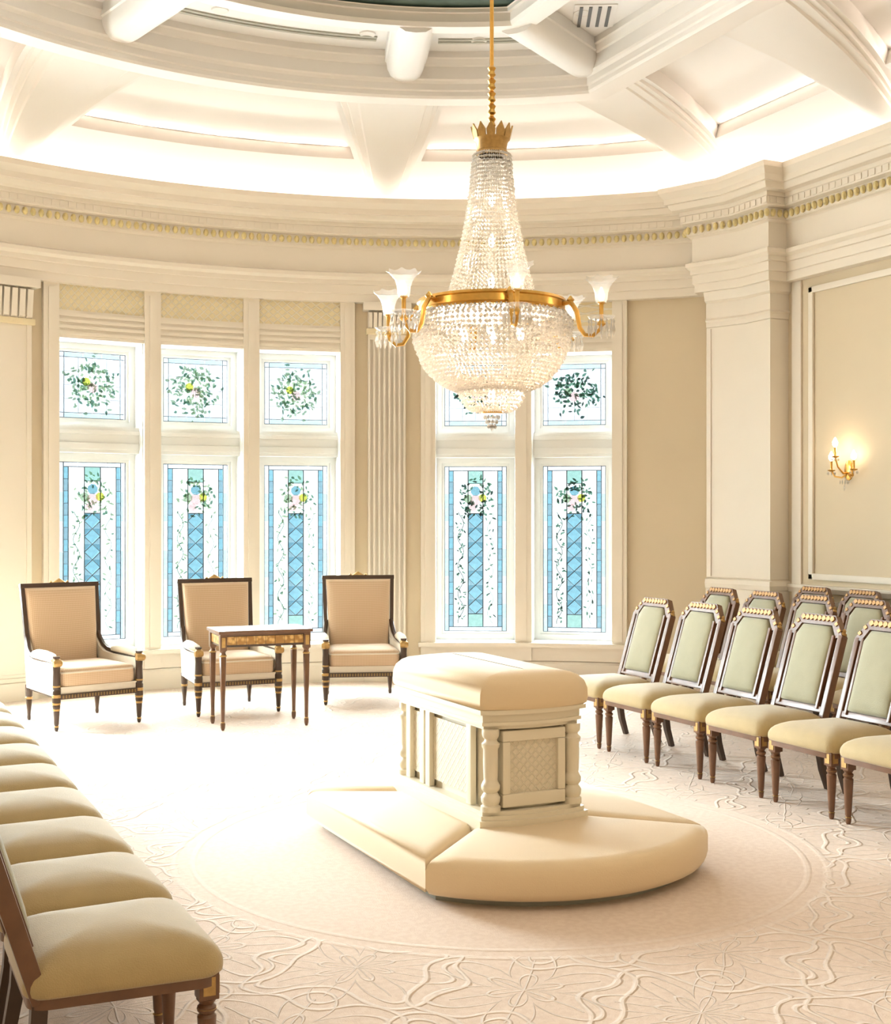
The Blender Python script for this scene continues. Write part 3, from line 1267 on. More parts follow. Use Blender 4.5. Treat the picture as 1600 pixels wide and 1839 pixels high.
m.build('painted_dome', 'dome_green', ceil)
m = MB()
m.box(XL - 0.3, YN - 0.3, 6.25, XR + 0.3, 12.6, 6.35)
m.build('roof_slab', 'ceiling_paint', ceil)


def beam(p0, p1, w, name='radial_beam'):
    """rounded-end beam hanging under the upper ceiling"""
    d = (p1 - p0)
    L = d.length
    d.normalize()
    M = Matrix(((d.x, d.y, 0, p0.x), (d.y, -d.x, 0, p0.y), (0, 0, 1, 0), (0, 0, 0, 1)))
    m = MB()
    h = w / 2
    half = [(0.0, HU - 0.235), (h * 0.45, HU - 0.228), (h * 0.72, HU - 0.20), (h * 0.88, HU - 0.145), (h * 0.92, HU - 0.10), (h, HU - 0.09), (h, HU)]
    m.prism([(-a, b) for a, b in half[:0:-1]] + half, 'x', 0, L, M)
    m.lathe(half, 18, M @ tr(L, 0, 0))
    return m.build(name, 'ceiling_paint', ceil, smooth=45)


for a in (R(-13.5), R(19.3), R(-37.5), R(38.5)):
    p0 = pol(a, RD + 0.03) if abs(a) < R(30) else pol(a * 0.87, RD + 0.06)
    beam(p0, pol(a if abs(a) < R(30) else a * 1.04, RI - 0.25), 0.34)
for s in (-1, 1):
    for y in (6.9, 4.6, 2.3):
        beam(Vector((CX + s * (XD + 0.06), y, 0)), Vector((CX + s * (XI - 0.25), y, 0)), 0.34)
# slot diffusers in the flat ceiling beside the ring
for a0, a1 in ((-10.5, 15.5), (23.0, 33.5)):
    m = MB()
    m.curved(R(a0), R(a1), RI - 0.56, RI - 0.53, HU - 0.012, HU + 0.0)
    m.curved(R(a0), R(a1), RI - 0.50, RI - 0.47, HU - 0.012, HU + 0.0)
    m.build('slot_diffuser', 'toe_kick', ceil)

# ventilation grille
vt = thing('ceiling_vent', (5.22, 8.36, HU - 0.012), R(62), 'dark slatted air grille in the flat ceiling beside the diagonal beam', 'vent')
m = MB()
m.box(-0.22, -0.16, 0.004, 0.22, 0.16, 0.012, 0.002)
m.build('frame', 'ceiling_paint', vt)
for k in range(4):
    m = MB()
    m.box(-0.19, -0.115 + k * 0.07, -0.004, 0.19, -0.09 + k * 0.07, 0.005)
    m.build('slat', 'dark_metal', vt)

# recessed spots
SP = [((395, 17), HU, 'small recessed ceiling spot near the top left, inside the ring'),
      ((660, 60), HU, 'small recessed ceiling spot beside the round-ended beam'),
      ((860, 72), HU, 'small recessed ceiling spot just left of the chandelier rod'),
      ((1045, 22), HU, 'small recessed ceiling spot left of the air grille')]


def ray_at(u, v, h):
    z = F_PX * (CAM_H - h) / (v - 930.0)
    x = (u - 800.0) / F_PX * z
    return Vector((sin(PSI) * z + cos(PSI) * x, cos(PSI) * z - sin(PSI) * x, h))


for (u, v), h, lab in SP:
    p = ray_at(u, v, h)
    t = thing('ceiling_spot', (p.x, p.y, h - 0.004), 0, lab, 'spotlight', 'recessed ceiling spots')
    m = MB()
    m.lathe([(0.040, 0.0), (0.062, -0.008), (0.066, 0.0), (0.066, 0.006)], 16)
    m.build('rim', 'ceiling_trim', t)
    m = MB()
    m.lathe([(0.0, 0.002), (0.042, 0.002), (0.042, 0.006)], 16)
    m.build('lens', 'fluting_gold', t)

# cove lighting: lamps in the trough behind the cornice lip
for q, t in walk([Vector((p.x, p.y)) for p in offset_path(WP, 0.15)], 0.74):
    if q.y < 1.0:
        continue
    nrm = Vector((t.y, -t.x, 0))
    l = area_light('cove_lamp', (q.x, q.y, 4.53), nrm * 0.42 + Vector((0, 0, 1)), 0.72, 0.05, COVE_E, (1.0, 0.875, 0.785))
    l.rotation_euler = Matrix((Vector((t.x, t.y, 0)), (-(nrm * 0.42 + Vector((0, 0, 1))).normalized()).cross(Vector((t.x, t.y, 0))), -(nrm * 0.42 + Vector((0, 0, 1))).normalized())).transposed().to_euler()
for b0, b1 in zip(RIBS, RIBS[1:]):                         # strips hidden behind the lower edge of each panel
    for k in range(4):
        q0, q1 = qb(b0, rib_hw(S0) + 0.1, S0), qb(b1, -rib_hw(S0) - 0.1, S0)
        q = q0 + (q1 - q0) * (k + 0.5) / 4
        p, p2 = vault(q, S0 + 0.004, REC + 0.03), vault(q, S0 + 0.2, REC + 0.025)
        w = (vault(q0, S0, 0) - vault(q1, S0, 0)).length / 4
        if p.y < 2:
            continue
        x_ = (vault(q + 0.01, S0 + 0.03, 0) - vault(q - 0.01, S0 + 0.03, 0)).normalized()
        z_ = -((p2 - p).normalized())
        y_ = z_.cross(x_).normalized()
        l = area_light('coffer_lamp', p, (0, 0, 1), w * 0.95, 0.04, COFFER_E * w, (1.0, 0.875, 0.785))
        l.rotation_euler = Matrix((x_, y_, z_)).transposed().to_euler()
# warm fill panels added under the dome, not lamps of the room
area_light('fill_lamp', (CX, 5.4, HU - 0.02), (0, 0, -1), 2.4, 4.2, FILL_E, (1.0, 0.89, 0.77))
area_light('fill_lamp', (CX, 0.9, HU - 0.02), (0, 0, -1), 2.4, 3.0, NEAR_FILL_E, (1.0, 0.71, 0.45))

# ------------------------------------------------------------------ kneeling altar
AX, AY = 2.905, 5.56


def arc_pts(x0, y0, x1, y1, bulge, n=14):
    """points from one end to the other of a bowed line (bulge along -y)"""
    w = x1 - x0
    Rr = (w * w / 4 + bulge * bulge) / (2 * abs(bulge))
    out = []
    for i in range(n + 1):
        x = x0 + w * i / n
        dx = x - (x0 + x1) / 2
        d = math.sqrt(Rr * Rr - dx * dx) - (Rr - abs(bulge))
        out.append((x, y0 + (y1 - y0) * i / n - d))
    return out


altar = thing('kneeling_altar', (AX, AY, 0), 0, 'cream carved altar with padded top and curved kneeling cushions in the middle of the carpet', 'altar')
KX, KY, KB = 0.715, 0.745, 0.36     # half width, half length of straight side, bow of the ends
AWX, AF, AB = 0.25, -0.36, 0.58    # altar body: half width, front and back


def bowed(hw, f, b, bow, n=14):
    return arc_pts(-hw, f, hw, f, bow, n) + [(x, -y) for x, y in arc_pts(-hw, -b, hw, -b, bow, n)][::-1]


m = MB()
m.puff(bowed(KX - 0.07, -KY + 0.05, KY - 0.05, KB - 0.04), [(1, 0.0), (1, 0.05)])
m.build('toe_kick', 'toe_kick', altar)
LV = [(0.968, 0.035), (0.99, 0.05), (1.0, 0.075), (1.0, 0.135), (0.99, 0.163), (0.965, 0.183), (0.92, 0.196), (0.80, 0.205), (0.3, 0.212), (0.02, 0.212)]


def dense(poly, k=6):
    out = []
    for i in range(len(poly)):
        a, b = Vector(poly[i]), Vector(poly[(i + 1) % len(poly)])
        L = (b - a).length
        n = max(1, int(L / 0.06)) if L > 0.07 else 1
        for j in range(n):
            out.append(tuple(a.lerp(b, j / n)))
    return out


def inset_levels(poly, lv):
    """rounded slab: outline moved in by a distance for each level, for seat cushions"""
    n = len(poly)
    P = [Vector(p) for p in poly]
    area = sum(P[i].x * P[(i + 1) % n].y - P[(i + 1) % n].x * P[i].y for i in range(n))
    sg = 1 if area > 0 else -1
    rows = []
    for d, z in lv:
        row = []
        for i in range(n):
            t0 = (P[i] - P[i - 1]).normalized()
            t1 = (P[(i + 1) % n] - P[i]).normalized()
            n0, n1 = Vector((-t0.y, t0.x)) * sg, Vector((-t1.y, t1.x)) * sg
            k = max(0.35, 1 + n0.dot(n1))
            q = P[i] + (n0 + n1) * (d / k)
            row.append((q.x, q.y, z))
        rows.append(row)
    return rows


def slab(mb, poly, lv):
    rows = inset_levels(poly, lv)
    n = len(poly)
    v = [p for r in rows for p in r]
    f = []
    for i in range(len(rows) - 1):
        for k in range(n):
            j = (k + 1) % n
            f.append((i * n + k, i * n + j, (i + 1) * n + j, (i + 1) * n + k))
    f.append(tuple(range(n))[::-1])
    f.append(tuple(range((len(rows) - 1) * n, len(rows) * n)))
    mb.add(v, f)


CL = [(0.035, 0.034), (0.012, 0.045), (0.0, 0.07), (0.0, 0.14), (0.006, 0.163), (0.02, 0.182), (0.042, 0.193), (0.075, 0.198)]
fw = 0.20                             # inner corners tucked against the altar body
front = arc_pts(-KX, -KY, KX, -KY, KB, 18) + [(AWX, AF - 0.02 + 0.10), (-AWX, AF - 0.02 + 0.10)]
back = [(x, -y) for x, y in arc_pts(-KX, -KY, KX, -KY, KB, 18)] + [(AWX, AB - 0.06), (-AWX, AB - 0.06)]
left = [(-KX, -KY), (-AWX, AF + 0.08), (-AWX, AB - 0.06), (-KX, KY)]
right = [(KX, -KY), (AWX, AF + 0.08), (AWX, AB - 0.06), (KX, KY)]
for poly, lab in ((front, 'bowed front kneeling cushion'), (back, None), (left, 'left kneeling cushion'), (right, None)):
    m = MB()
    slab(m, poly, CL)
    o = m.build('kneeler_cushion', 'altar_velvet', altar, smooth=60)
    if lab:
        o['label'] = lab
# carved body
bow = 0.05


def body(dx, z0, z1, mb):
    mb.puff(bowed(AWX + dx, AF - dx, AB + dx, bow), [(1, z0), (1, z1)])


m = MB()
body(0.035, 0.15, 0.225, m)
body(0.022, 0.225, 0.245, m)
body(0.010, 0.245, 0.262, m)
m.build('plinth', 'altar_paint', altar, smooth=30)
m = MB()
body(-0.045, 0.255, 0.66, m)
m.build('body', 'altar_paint', altar, smooth=30)
m = MB()
body(-0.002, 0.635, 0.652, m)
body(0.012, 0.652, 0.668, m)
body(0.006, 0.668, 0.705, m)
body(0.028, 0.705, 0.725, m)
m.build('cap_moulding', 'altar_paint', altar, smooth=30)
# padded top
m = MB()
top = bowed(AWX + 0.035, AF - 0.035, AB + 0.035, bow + 0.01, 10)
rows = inset_levels(top, [(0.02, 0.722), (0.004, 0.735), (0.0, 0.76), (0.002, 0.80), (0.014, 0.836), (0.04, 0.862), (0.07, 0.876)])
yc = (AF + AB) / 2
for fx_, fy_, zz in ((0.75, 0.93, 0.884), (0.45, 0.86, 0.889), (0.02, 0.8, 0.891)):
    rows.append([(p[0] * fx_, yc + (p[1] - yc) * fy_, zz) for p in rows[6]])
n = len(top)
m.add([p for r in rows for p in r], [(i * n + k, i * n + (k + 1) % n, (i + 1) * n + (k + 1) % n, (i + 1) * n + k) for i in range(len(rows) - 1) for k in range(n)])
m.build('padded_top', 'altar_velvet', altar, smooth=60)
# front and back panels
for sgn, yy in ((1, AF - 0.012), (-1, AB + 0.012)):
    pm, fm = MB(), MB()
    y_ = yy
    pm.box(-0.125, y_ + 0.0 * sgn, 0.335, 0.125, y_ + 0.012 * sgn, 0.575)
    for x0, z0, x1, z1 in ((-0.165, 0.575, 0.165, 0.625), (-0.165, 0.275, 0.165, 0.335), (-0.165, 0.335, -0.125, 0.575), (0.125, 0.335, 0.165, 0.575)):
        fm.box(x0, y_ - 0.02 * sgn, z0, x1, y_ + 0.03 * sgn, z1, 0.008)
    o = pm.build('lattice_panel', 'altar_lattice', altar)
    fm.build('panel_frame', 'altar_paint', altar)
# side panels
for sx in (-1, 1):
    xx = sx * (AWX - 0.035)
    for y0, y1 in ((AF + 0.19, AB - 0.34), (AB - 0.22, AB - 0.10)):
        pm, fm = MB(), MB()
        pm.box(min(xx, xx + sx * 0.008), y0, 0.30, max(xx, xx + sx * 0.008), y1, 0.61)
        pm.build('lattice_panel', 'altar_lattice', altar)
        for a, b in ((y0 - 0.05, y0), (y1, y1 + 0.05)):
            mm = MB()
            mm.box(min(xx, xx + sx * 0.03), a, 0.262, max(xx, xx + sx * 0.03), b, 0.635, 0.006)
            mm.build('stile', 'altar_paint', altar)
# turned corner columns
cp = [(0.046, 0.262), (0.046, 0.285), (0.036, 0.292), (0.043, 0.305), (0.045, 0.325), (0.036, 0.34), (0.030, 0.348), (0.042, 0.362), (0.044, 0.38), (0.036, 0.395), (0.031, 0.405), (0.033, 0.42),
      (0.035, 0.50), (0.034, 0.545), (0.040, 0.555), (0.042, 0.57), (0.030, 0.58), (0.028, 0.59), (0.038, 0.602), (0.040, 0.615), (0.040, 0.637)]
colm = MB().lathe(cp, 18).mesh('column', 'altar_paint', 40)
for x in (-1, 1):
    for y in (AF - 0.005, AB + 0.005):
        obj('column', colm, altar, (x * (AWX - 0.035), y, 0))

# ------------------------------------------------------------------ chairs


def side_chair():
    """upholstered chair facing +y"""
    t = obj('upholstered_chair', None)
    t.empty_display_size = 0.1
    # seat cushion, domed, a little wider in front
    out = []
    for x, y in rrect(0.545, 0.52, 0.055, 5):
        out.append((x * (1.0 + 0.10 * (y / 0.26) * 0.5 - 0.03), y + (0.025 * (1 - (x / 0.28) ** 2) if y > 0 else 0)))
    m = MB()
    m.puff(out, [(0.965, 0.352), (0.992, 0.360), (1.0, 0.374), (0.997, 0.388), (0.982, 0.402), (0.95, 0.417), (0.90, 0.430), (0.81, 0.444), (0.68, 0.457), (0.5, 0.467), (0.25, 0.474), (0.05, 0.475)])
    m.build('seat', 'green_seat_lit', t, smooth=70)
    m = MB()
    m.puff([(x * 0.955, y * 0.955) for x, y in out], [(1, 0.324), (1, 0.36)])
    m.build('seat_rail', 'wood', t)
    for s in (-1, 1):
        x = s * 0.225
        m = MB()
        m.box(x - 0.028, 0.195, 0.285, x + 0.028, 0.251, 0.362, 0.004)
        m.lathe([(0.010, 0.0), (0.014, 0.01), (0.016, 0.03), (0.012, 0.036), (0.017, 0.05), (0.018, 0.07), (0.027, 0.235), (0.020, 0.243), (0.027, 0.252), (0.027, 0.262), (0.019, 0.270), (0.030, 0.285)], 12, tr(x, 0.223, 0))
        leg = m.build('front_leg', 'wood', t)
        for bx_ in ((x - 0.017, 0.2505, 0.298, x + 0.017, 0.2545, 0.348), (x + s * 0.0275 - 0.002, 0.206, 0.298, x + s * 0.0275 + 0.002, 0.24, 0.348)):
            MB().box(*bx_).build('gilt_plaque', 'gilt', leg)
        for pr_ in ([(0.024, 0.254), (0.0285, 0.257), (0.024, 0.260)], [(0.013, 0.032), (0.019, 0.036), (0.013, 0.040)]):
            MB().lathe(pr_, 12, tr(x, 0.223, 0)).build('gilt_ring', 'gilt', leg)
        m = MB()
        m.tube([(s * 0.205, -0.215, 0.37), (s * 0.205, -0.222, 0.25), (s * 0.207, -0.245, 0.12), (s * 0.21, -0.285, 0.0)], [0.030, 0.029, 0.026, 0.022], 4, None, True)
        m.build('rear_leg', 'wood_dark', t)
    # back, built upright in its own plane then leant
    M = tr(0, -0.215, 0.34) @ Matrix.Rotation(R(17.5), 4, 'X')
    W, Hh = 0.218, 0.70
    for s in (-1, 1):
        m = MB()
        m.box(s * W - 0.018, -0.024, 0.0, s * W + 0.018, 0.024, Hh - 0.115, 0.007, M)
        post = m.build('back_post', 'wood', t)
        m = MB()
        m.box(s * (W - 0.052) - 0.010, -0.018, 0.13, s * (W - 0.052) + 0.010, 0.030, Hh - 0.12, 0.005, M)
        m.build('inner_rail', 'wood', t)
        m = MB()
        m.box(s * (W - 0.03) - 0.014, -0.018, 0.13, s * (W - 0.03) + 0.014, -0.004, Hh - 0.12, 0.0, M)
        m.build('gap_shade', 'wood_dark', t)  # dark filler between post and rail, the gap's shade put into colour
        m = MB()
        m.lathe([(0.012, Hh - 0.118), (0.020, Hh - 0.110), (0.020, Hh - 0.10), (0.010, Hh - 0.092), (0.014, Hh - 0.084), (0.004, Hh - 0.072)], 8, M @ tr(s * W, 0, 0))
        m.build('finial', 'gilt', post)
    m = MB()
    o = [(-W - 0.02, Hh - 0.125), (-W + 0.065, Hh - 0.012), (-W + 0.075, Hh), (W - 0.075, Hh), (W - 0.065, Hh - 0.012), (W + 0.02, Hh - 0.125)]
    i_ = [(-W + 0.035, Hh - 0.135), (-W + 0.085, Hh - 0.062), (W - 0.085, Hh - 0.062), (W - 0.035, Hh - 0.135)]
    m.prism([o[0], o[1], o[2], (o[2][0], Hh - 0.062), i_[1], i_[0]][::-1], 'y', -0.022, 0.022, M)
    m.prism([o[2], o[3], (o[3][0], Hh - 0.062), (o[2][0], Hh - 0.062)][::-1], 'y', -0.022, 0.022, M)
    m.prism([o[3], o[4], o[5], i_[3], i_[2], (o[3][0], Hh - 0.062)][::-1], 'y', -0.022, 0.022, M)
    cr = m.build('crest_rail', 'wood', t)
    m = MB()
    for k in range(8):                                    # carved shells along the crest
        x = -0.126 + 0.036 * k
        m.prism([(-0.018, 0.010), (-0.014, 0.024), (0.0, 0.032), (0.014, 0.024), (0.018, 0.010), (0.0, -0.004)], 'y', 0.018, 0.030, M @ tr(x, 0, Hh - 0.038))
    for sx in (-1, 1):
        for k in range(2):
            m.prism([(-0.016, 0.010), (0.0, 0.026), (0.016, 0.010), (0.0, -0.004)], 'y', 0.018, 0.028, M @ tr(sx * (W - 0.05 + 0.033 * k), 0, Hh - 0.062 - 0.038 * k))
    tag(m.build('crest_carving', 'crest_gilt', cr), kind='stuff')
    m = MB()
    m.box(-W, -0.02, 0.115, W, 0.02, 0.15, 0.006, M)
    m.build('lower_rail', 'wood', t)
    # padded panel, front and outside
    shape = [(-W + 0.06, 0.152), (W - 0.06, 0.152), (W - 0.06, Hh - 0.13), (W - 0.10, Hh - 0.066), (-W + 0.10, Hh - 0.066), (-W + 0.06, Hh - 0.13)]
    m = MB()
    Mp = M @ Matrix.Rotation(R(90), 4, 'X')
    m.puff(dense(shape), [(1.0, 0.012), (1.0, -0.016), (0.97, -0.028), (0.9, -0.036), (0.7, -0.042), (0.3, -0.045), (0.03, -0.045)], Mp)
    m.build('back_panel', 'green_back_shaded', t, smooth=60)
    return t


proto = side_chair()
first = [True]
ORD = ['nearest the windows', 'second from the windows', 'third from the windows', 'fourth from the windows', 'fifth from the windows', 'cut by the picture edge']


def place_chair(x, y, rz, label, group):
    c = proto if first[0] else copy_tree(proto)
    first[0] = False
    c.location = (x, y, 0)
    c.rotation_euler = (0, 0, rz)
    tag(c, label, 'chair', group)


for k in range(6):
    place_chair(4.99, 7.795 - 0.575 * k, PI / 2, 'green upholstered chair in the front row right of the altar, ' + ORD[k], 'front row of chairs on the right')
for k, y in enumerate((8.72, 8.15, 7.58, 7.01, 6.44)):
    place_chair(6.29, y, PI / 2, 'green upholstered chair in the middle row on the right, ' + ORD[k], 'middle row of chairs on the right')
for k, y in enumerate((8.50, 7.93, 7.36)):
    place_chair(7.10, y, PI / 2, 'green upholstered chair in the rear row against the right wall, ' + ORD[k], 'rear row of chairs on the right')
LORD = ['nearest of the left row, its turned front leg in full view', 'second of the left row', 'third of the left row', 'fourth of the left row', 'fifth of the left row', 'sixth of the left row', 'seventh of the left row', 'eighth of the left row', 'last of the left row, by the first armchair']
for k in range(9):
    place_chair(0.69, 3.68 + 0.585 * k, -PI / 2, 'green upholstered chair, ' + LORD[k], 'row of chairs on the left')


# ------------------------------------------------------------------ armchairs
def armchair():
    t = obj('armchair', None)
    t.empty_display_size = 0.1
    fx, fy, by = 0.335, 0.335, -0.33
    # turned legs with gilt collars
    for s in (-1, 1):
        m = MB()
        m.lathe([(0.010, 0), (0.015, 0.012), (0.017, 0.03), (0.013, 0.037), (0.018, 0.05), (0.025, 0.15), (0.019, 0.158), (0.028, 0.17), (0.030, 0.19), (0.022, 0.205), (0.032, 0.215), (0.032, 0.30), (0.026, 0.31), (0.030, 0.33), (0.026, 0.44), (0.030, 0.50), (0.022, 0.53), (0.028, 0.56)], 12, tr(s * fx, fy, 0))
        leg = m.build('front_leg', 'wood_dark', t)
        m = MB()
        for z, r, h in ((0.034, 0.019, 0.008), (0.16, 0.028, 0.012), (0.205, 0.032, 0.012), (0.262, 0.034, 0.02), (0.335, 0.032, 0.010), (0.535, 0.031, 0.010)):
            MB().lathe([(r * 0.7, z - h), (r, z - h / 2), (r, z + h / 2), (r * 0.7, z + h)], 12, tr(s * fx, fy, 0)).build('gilt_collar', 'gilt', leg)
        m = MB()
        m.lathe([(0.012, 0), (0.016, 0.02), (0.014, 0.04), (0.024, 0.16), (0.020, 0.17), (0.028, 0.19), (0.030, 0.28)], 10, tr(s * 0.285, by, 0))
        rl = m.build('rear_leg', 'wood_dark', t)
        m = MB()
        m.lathe([(0.018, 0.162), (0.029, 0.17), (0.029, 0.182), (0.018, 0.19)], 10, tr(s * 0.285, by, 0))
        m.build('gilt_collar', 'gilt', rl)
    # rails
    m = MB()
    m.box(-fx, fy - 0.022, 0.235, fx, fy + 0.022, 0.275, 0.006)
    m.prism([(-fx, fy - 0.02), (-0.285, by), (-0.262, by), (-fx + 0.03, fy - 0.02)], 'z', 0.238, 0.262)
    m.prism([(fx, fy - 0.02), (0.285, by), (0.262, by), (fx - 0.03, fy - 0.02)][::-1], 'z', 0.238, 0.262)
    m.box(-0.285, by - 0.015, 0.238, 0.285, by + 0.02, 0.262)
    rail = m.build('seat_rail', 'wood_dark', t)
    m = MB()
    for k in range(26):
        x = -0.29 + 0.58 * k / 25
        m.box(x - 0.006, fy + 0.02, 0.243, x + 0.006, fy + 0.026, 0.267)
    tag(m.build('rail_fluting', 'fluting_gold', rail), kind='stuff')
    m = MB()
    m.box(-fx + 0.03, -0.30, 0.265, fx - 0.03, fy + 0.008, 0.325, 0.012)
    m.box(-fx + 0.028, fy + 0.004, 0.318, fx - 0.028, fy + 0.014, 0.328)
    m.build('seat_deck', 'armchair_plain', t)
    m = MB()
    out = rrect(0.61, 0.60, 0.05, 4, 0, 0.045)
    m.puff(out, [(0.97, 0.322), (1.0, 0.335), (1.0, 0.425), (0.985, 0.445), (0.94, 0.458), (0.8, 0.468), (0.5, 0.476), (0.1, 0.478)])
    m.build('seat_cushion', 'armchair_cloth', t, smooth=50)
    m = MB()
    m.puff(out, [(0.998, 0.424), (1.008, 0.431), (0.998, 0.438)])
    m.build('piping', 'armchair_plain', t)
    # back: reclined frame, width 0.63 at the top
    M = tr(0, -0.27, 0.24) @ Matrix.Rotation(R(10), 4, 'X')
    Hh = 0.84
    wt, wm = 0.312, 0.292
    for s in (-1, 1):
        m = MB()
        m.tube([M @ Vector((s * 0.275, 0, 0.0)), M @ Vector((s * wm, 0, 0.30)), M @ Vector((s * (wm + 0.008), 0, 0.42)), M @ Vector((s * wt, 0, Hh))], [0.024, 0.024, 0.023, 0.022], 4, None, True)
        m.build('back_post', 'wood_dark', t)
    m = MB()
    m.box(-wt - 0.018, -0.02, Hh - 0.03, wt + 0.018, 0.02, Hh + 0.006, 0.005, M)
    tp = m.build('top_rail', 'wood_dark', t)
    m = MB()
    m.lathe([(0.004, Hh + 0.005), (0.05, Hh + 0.008), (0.034, Hh + 0.02), (0.018, Hh + 0.032), (0.004, Hh + 0.042)], 12, M @ Matrix.Diagonal((1.2, 0.35, 1, 1)))
    for s in (-1, 1):
        m.lathe([(0.003, -0.014), (0.014, 0), (0.003, 0.014)], 8, M @ tr(s * 0.07, 0, Hh + 0.012))
    tag(m.build('crest_ornament', 'gilt', tp), kind='stuff')
    m = MB()
    sh = dense([(-0.262, 0.10), (0.262, 0.10), (wt - 0.018, Hh - 0.03), (-wt + 0.018, Hh - 0.03)])
    Mp = M @ Matrix.Rotation(R(90), 4, 'X')
    m.puff(sh, [(1.0, 0.018), (1.0, -0.02), (0.97, -0.04), (0.92, -0.052), (0.75, -0.062), (0.3, -0.068), (0.03, -0.068)], Mp)
    m.build('back_cushion', 'armchair_cloth', t, smooth=55)
    m = MB()
    m.puff(sh, [(1.0, 0.016), (0.98, 0.024), (0.2, 0.028)], Mp)
    m.build('outside_back', 'armchair_plain', t)
    # arms: sweep down from the back posts to the front posts
    for s in (-1, 1):
        a0 = M @ Vector((s * (wm + 0.006), 0.0, 0.44))
        pts = [a0, Vector((s * 0.302, -0.315, 0.62)), Vector((s * 0.312, -0.27, 0.565)), Vector((s * 0.322, -0.20, 0.532)), Vector((s * 0.33, -0.08, 0.520)), Vector((s * 0.335, 0.12, 0.518)), Vector((s * 0.337, 0.30, 0.515)), Vector((s * 0.337, 0.355, 0.505))]
        m = MB()
        m.tube(pts, [0.02, 0.021, 0.022, 0.022, 0.021, 0.021, 0.022, 0.024], 6)
        arm = m.build('arm', 'wood_dark', t)
        m = MB()
        m.lathe([(0.0, -0.034), (0.022, -0.034), (0.030, -0.02), (0.030, 0.02), (0.022, 0.034), (0.0, 0.034)], 10, tr(s * 0.337, 0.355, 0.51) @ Matrix.Rotation(R(90), 4, 'Y'))
        m.build('arm_scroll', 'gilt', arm)
        m = MB()
        m.tube([(s * 0.328, -0.12, 0.543), (s * 0.334, -0.02, 0.552), (s * 0.336, 0.12, 0.552), (s * 0.337, 0.26, 0.545), (s * 0.337, 0.30, 0.53)], [0.024, 0.036, 0.038, 0.036, 0.024], 10)
        m.build('arm_pad', 'armchair_plain', arm, smooth=60)
        # padded side under the arm, following its curve
        prof = [(-0.30, 0.262), (0.315, 0.262), (0.32, 0.505), (0.12, 0.505), (-0.08, 0.508), (-0.20, 0.522), (-0.272, 0.556), (-0.318, 0.615), (-0.345, 0.66), (-0.345, 0.50)]
        m = MB()
        n = len(prof)
        v = []
        for off in (-0.022, 0.022):
            for y, z in prof:
                xx = 0.292 + (0.335 - 0.292) * min(1, max(0, (y + 0.33) / 0.6)) + off
                v.append((s * xx, y, z))
        f = [tuple(range(n))[::-1], tuple(range(n, 2 * n))] + [(i, (i + 1) % n, n + (i + 1) % n, n + i) for i in range(n)]
        m.add(v, f)
        m.build('side_panel', 'armchair_plain', t)
    return t


ac = armchair()
for k, (x, y, rz, lab) in enumerate(((1.72, 10.33, R(180 + 14), 'gilt-trimmed beige armchair nearest the left chair row, turned towards the altar'),
                                     (2.95, 10.49, R(180), 'gilt-trimmed beige armchair in the middle, half hidden by the side table'),
                                     (4.18, 10.55, R(180 - 17), 'gilt-trimmed beige armchair in front of the fluted pilaster'))):
    c = ac if k == 0 else copy_tree(ac)
    c.location = (x, y, 0)
    c.rotation_euler = (0, 0, rz)
    tag(c, lab, 'armchair', 'armchairs under the windows')

# ------------------------------------------------------------------ side table
tb = thing('side_table', (2.945, 9.58, 0), R(-3), 'dark wooden side table with gold inlaid frieze and slim tapered legs', 'table')
m = MB()
m.box(-0.365, -0.225, 0.725, 0.365, 0.225, 0.75, 0.006)
m.box(-0.35, -0.21, 0.712, 0.35, 0.21, 0.727, 0.003)
m.build('table_top', 'wood', tb)
for x0, y0, x1, y1 in ((-0.30, -0.19, 0.30, -0.17), (-0.30, 0.17, 0.30, 0.19), (-0.335, -0.16, -0.315, 0.16), (0.315, -0.16, 0.335, 0.16)):
    m = MB()
    m.box(x0, y0, 0.625, x1, y1, 0.712, 0.002)
    ap = m.build('apron', 'wood_dark', tb)
    m = MB()
    if x1 - x0 > 0.3:
        yy = y0 - 0.004 if y0 < 0 else y1
        for k in range(8):
            MB().box(-0.296 + 0.0745 * k, yy, 0.642, -0.296 + 0.0745 * k + 0.071, yy + 0.004, 0.704).build('inlay', 'marquetry', ap)
    else:
        xx = x0 - 0.004 if x0 < 0 else x1
        for k in range(4):
            MB().box(xx, -0.156 + 0.0785 * k, 0.642, xx + 0.004, -0.156 + 0.0785 * k + 0.075, 0.704).build('inlay', 'marquetry', ap)
for x in (-0.325, 0.325):
    for y in (-0.18, 0.18):
        m = MB()
        m.box(x - 0.026, y - 0.026, 0.60, x + 0.026, y + 0.026, 0.714, 0.004)
        m.lathe([(0.010, 0), (0.017, 0.02), (0.019, 0.05), (0.013, 0.06), (0.014, 0.07), (0.026, 0.55), (0.020, 0.56), (0.024, 0.57), (0.018, 0.585), (0.027, 0.60)], 8, tr(x, y, 0))
        lg = m.build('leg', 'wood', tb)
        for pr_ in ([(0.020, 0.552), (0.0285, 0.557), (0.0285, 0.565), (0.02, 0.572)], [(0.013, 0.055), (0.0185, 0.06), (0.013, 0.066)]):
            MB().lathe(pr_, 10, tr(x, y, 0)).build('gilt_collar', 'gilt', lg)
        sg = -1 if y < 0 else 1
        MB().box(x - 0.014, y + sg * 0.026 - 0.003, 0.625, x + 0.014, y + sg * 0.026 + 0.003, 0.70, 0.002).build('gilt_plaque', 'gilt', lg)

# ------------------------------------------------------------------ chandelier
HX, HY = 2.88, 5.55
ch = thing('chandelier', (HX, HY, 0), 0, 'large crystal chandelier with gold ring and candle arms hanging over the altar', 'chandelier')
ZR = 2.625                          # ring height
RR = 0.365


